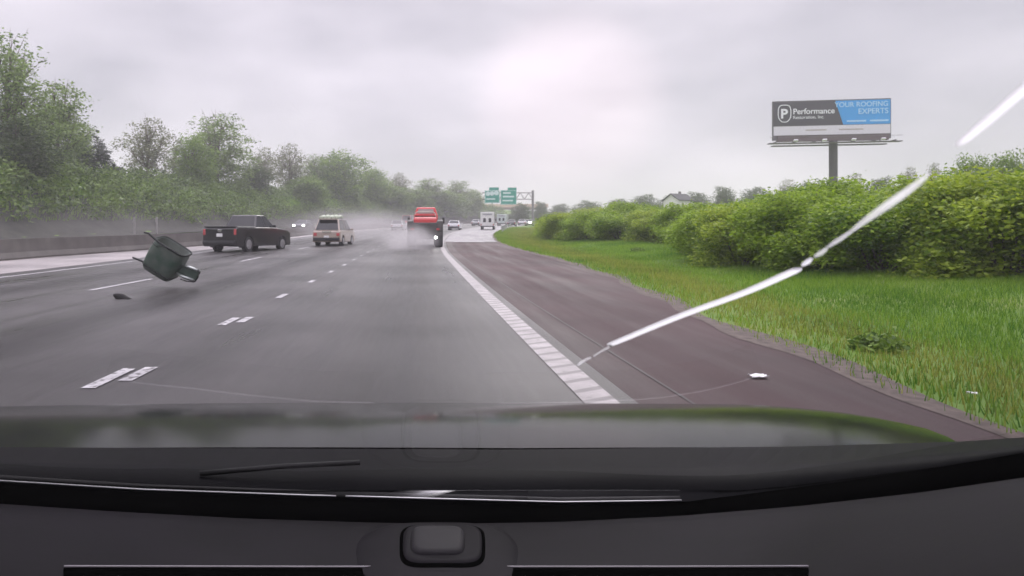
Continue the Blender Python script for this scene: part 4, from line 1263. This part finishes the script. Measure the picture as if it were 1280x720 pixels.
    def ribbon(name, pts, m):
        b_ = MB(); rows_ = []
        P_ = [on_glass(x, y) for x, y, w_ in pts]
        for i, (x, y, w_) in enumerate(pts):
            q = P_[min(i + 1, len(P_) - 1)] - P_[max(i - 1, 0)]; q.normalize()
            sd_ = q.cross(ng).normalized()
            wd = w_ / 2 / F * P_[i].y
            rows_.append([loc(P_[i] - sd_ * wd), loc(P_[i] + sd_ * wd)])
        return b_.grid(rows_).build(name, m, ws, smooth=True, solid=.0006)
    def curve(pts, n):
        out_ = []
        for i in range(n + 1):
            t_ = i / n * (len(pts) - 1); k = min(int(t_), len(pts) - 2); f = t_ - k
            p0, p1, p2, p3 = pts[max(k - 1, 0)], pts[k], pts[k + 1], pts[min(k + 2, len(pts) - 1)]
            out_.append(tuple(.5 * (2 * b_ + (c_ - a_) * f + (2 * a_ - 5 * b_ + 4 * c_ - d_) * f * f + (3 * b_ - a_ - 3 * c_ + d_) * f ** 3) for a_, b_, c_, d_ in zip(p0, p1, p2, p3)))
        return out_
    # widths are measured across the glass, tilted to the line of sight
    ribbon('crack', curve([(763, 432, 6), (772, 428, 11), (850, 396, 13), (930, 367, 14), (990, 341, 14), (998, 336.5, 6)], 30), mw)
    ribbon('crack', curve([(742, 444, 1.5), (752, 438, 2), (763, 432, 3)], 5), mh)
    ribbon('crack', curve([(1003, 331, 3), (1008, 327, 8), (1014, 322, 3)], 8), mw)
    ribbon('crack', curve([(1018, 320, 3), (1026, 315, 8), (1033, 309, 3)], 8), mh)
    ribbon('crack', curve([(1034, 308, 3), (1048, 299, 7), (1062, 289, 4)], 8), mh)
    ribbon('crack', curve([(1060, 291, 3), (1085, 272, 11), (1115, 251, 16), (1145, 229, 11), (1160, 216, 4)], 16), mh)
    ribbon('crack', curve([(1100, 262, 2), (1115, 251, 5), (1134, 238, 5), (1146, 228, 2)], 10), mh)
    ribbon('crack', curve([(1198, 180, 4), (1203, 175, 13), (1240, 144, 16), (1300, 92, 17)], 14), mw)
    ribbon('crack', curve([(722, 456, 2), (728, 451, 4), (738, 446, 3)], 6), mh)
    # roof, pillars and door tops keep the cabin dark
    M_in = mat('headliner', (.05, .048, .05), rough=.8)
    MB().box(loc((0, -1.15, 1.60)), (1.5, 1.4, .04)).build('roof', M_in, root, bevel=.02)
    for sx in (-1, 1):
        MB().tube([loc((sx * .80, .72, .90)), loc((sx * .80, .0, 1.26)), loc((sx * .78, -.5, 1.56))], .03).build('pillar', M_in, root)
        MB().box(loc((sx * .86, -.6, .60)), (.06, 2.4, .7)).build('door', M_in, root, bevel=.03)
    MB().box(loc((0, -1.9, .95)), (1.5, .05, 1.3)).build('rear_light_block', M_in, root)  # unseen panel added to keep daylight off the dashboard
    MB().box(loc((0, -.5, .3)), (1.6, 2.6, .06)).build('floor_pan', M_in, root)
    MB().box(loc((0, -1.0, .55)), (1.3, .5, .35)).build('seat', M_in, root, bevel=.1)
own_car()

# ---------------------------------------------------------------- air
def vol_mat(name, dens, colr, noise=None, aniso=.2):
    m = bpy.data.materials.new(name); m.use_nodes = True
    t = m.node_tree; t.nodes.clear()
    o = t.nodes.new('ShaderNodeOutputMaterial'); v = t.nodes.new('ShaderNodeVolumePrincipled')
    v.inputs['Color'].default_value = (*colr, 1); v.inputs['Density'].default_value = dens; v.inputs['Anisotropy'].default_value = aniso
    t.links.new(v.outputs[0], o.inputs['Volume'])
    if noise:
        co = t.nodes.new('ShaderNodeTexCoord'); 
        ln = t.nodes.new('ShaderNodeVectorMath'); ln.operation = 'LENGTH'; t.links.new(co.outputs['Object'], ln.inputs[0])
        q = t.nodes.new('ShaderNodeMapRange'); q.interpolation_type = 'SMOOTHSTEP'; q.inputs['From Min'].default_value = .15; q.inputs['From Max'].default_value = .95
        q.inputs['To Min'].default_value = 1; q.inputs['To Max'].default_value = 0
        t.links.new(ln.outputs['Value'], q.inputs['Value'])
        n = t.nodes.new('ShaderNodeTexNoise'); n.inputs['Scale'].default_value = noise; n.inputs['Detail'].default_value = 2
        t.links.new(co.outputs['Object'], n.inputs['Vector'])
        k = t.nodes.new('ShaderNodeMapRange'); k.inputs['From Min'].default_value = .35; k.inputs['From Max'].default_value = .65; k.inputs['To Min'].default_value = .3
        t.links.new(n.outputs['Fac'], k.inputs['Value'])
        a = t.nodes.new('ShaderNodeMath'); a.operation = 'MULTIPLY'; t.links.new(q.outputs[0], a.inputs[0]); t.links.new(k.outputs[0], a.inputs[1])
        b = t.nodes.new('ShaderNodeMath'); b.operation = 'MULTIPLY'; t.links.new(a.outputs[0], b.inputs[0]); b.inputs[1].default_value = dens
        t.links.new(b.outputs[0], v.inputs['Density'])
    return m
hz = MB().box((300, 520, 29), (2700, 1240, 62)).build('haze', vol_mat('haze_volume', .0012, (.93, .93, .94)))
tag(hz, 'thin grey rain haze over the whole motorway', 'haze', kind='stuff')
def spray(x, y, z, rx, ry, rz, dens, lab):
    bm = bmesh.new(); bmesh.ops.create_icosphere(bm, subdivisions=3, radius=1)
    me = bpy.data.meshes.new('tyre_spray'); bm.to_mesh(me); bm.free()
    o = mesh_obj('tyre_spray', me, vol_mat('spray_volume', dens, (.86, .84, .84), noise=2.2))
    o.location = (x, y, z); o.scale = (rx, ry, rz); tag(o, lab, 'spray', kind='stuff')
spray(-.5, 38.6, .9, 2.1, 4.2, 1.25, .55, 'grey tyre spray swirling behind the red truck')
spray(-4.5, 52, 1.9, 7.5, 13.0, 1.9, .10, 'thin veil of road spray over the left lanes ahead')
spray(-22.5, 48, 2.0, 6.0, 18.0, 2.2, .007, 'thin road spray drifting over the median barrier')
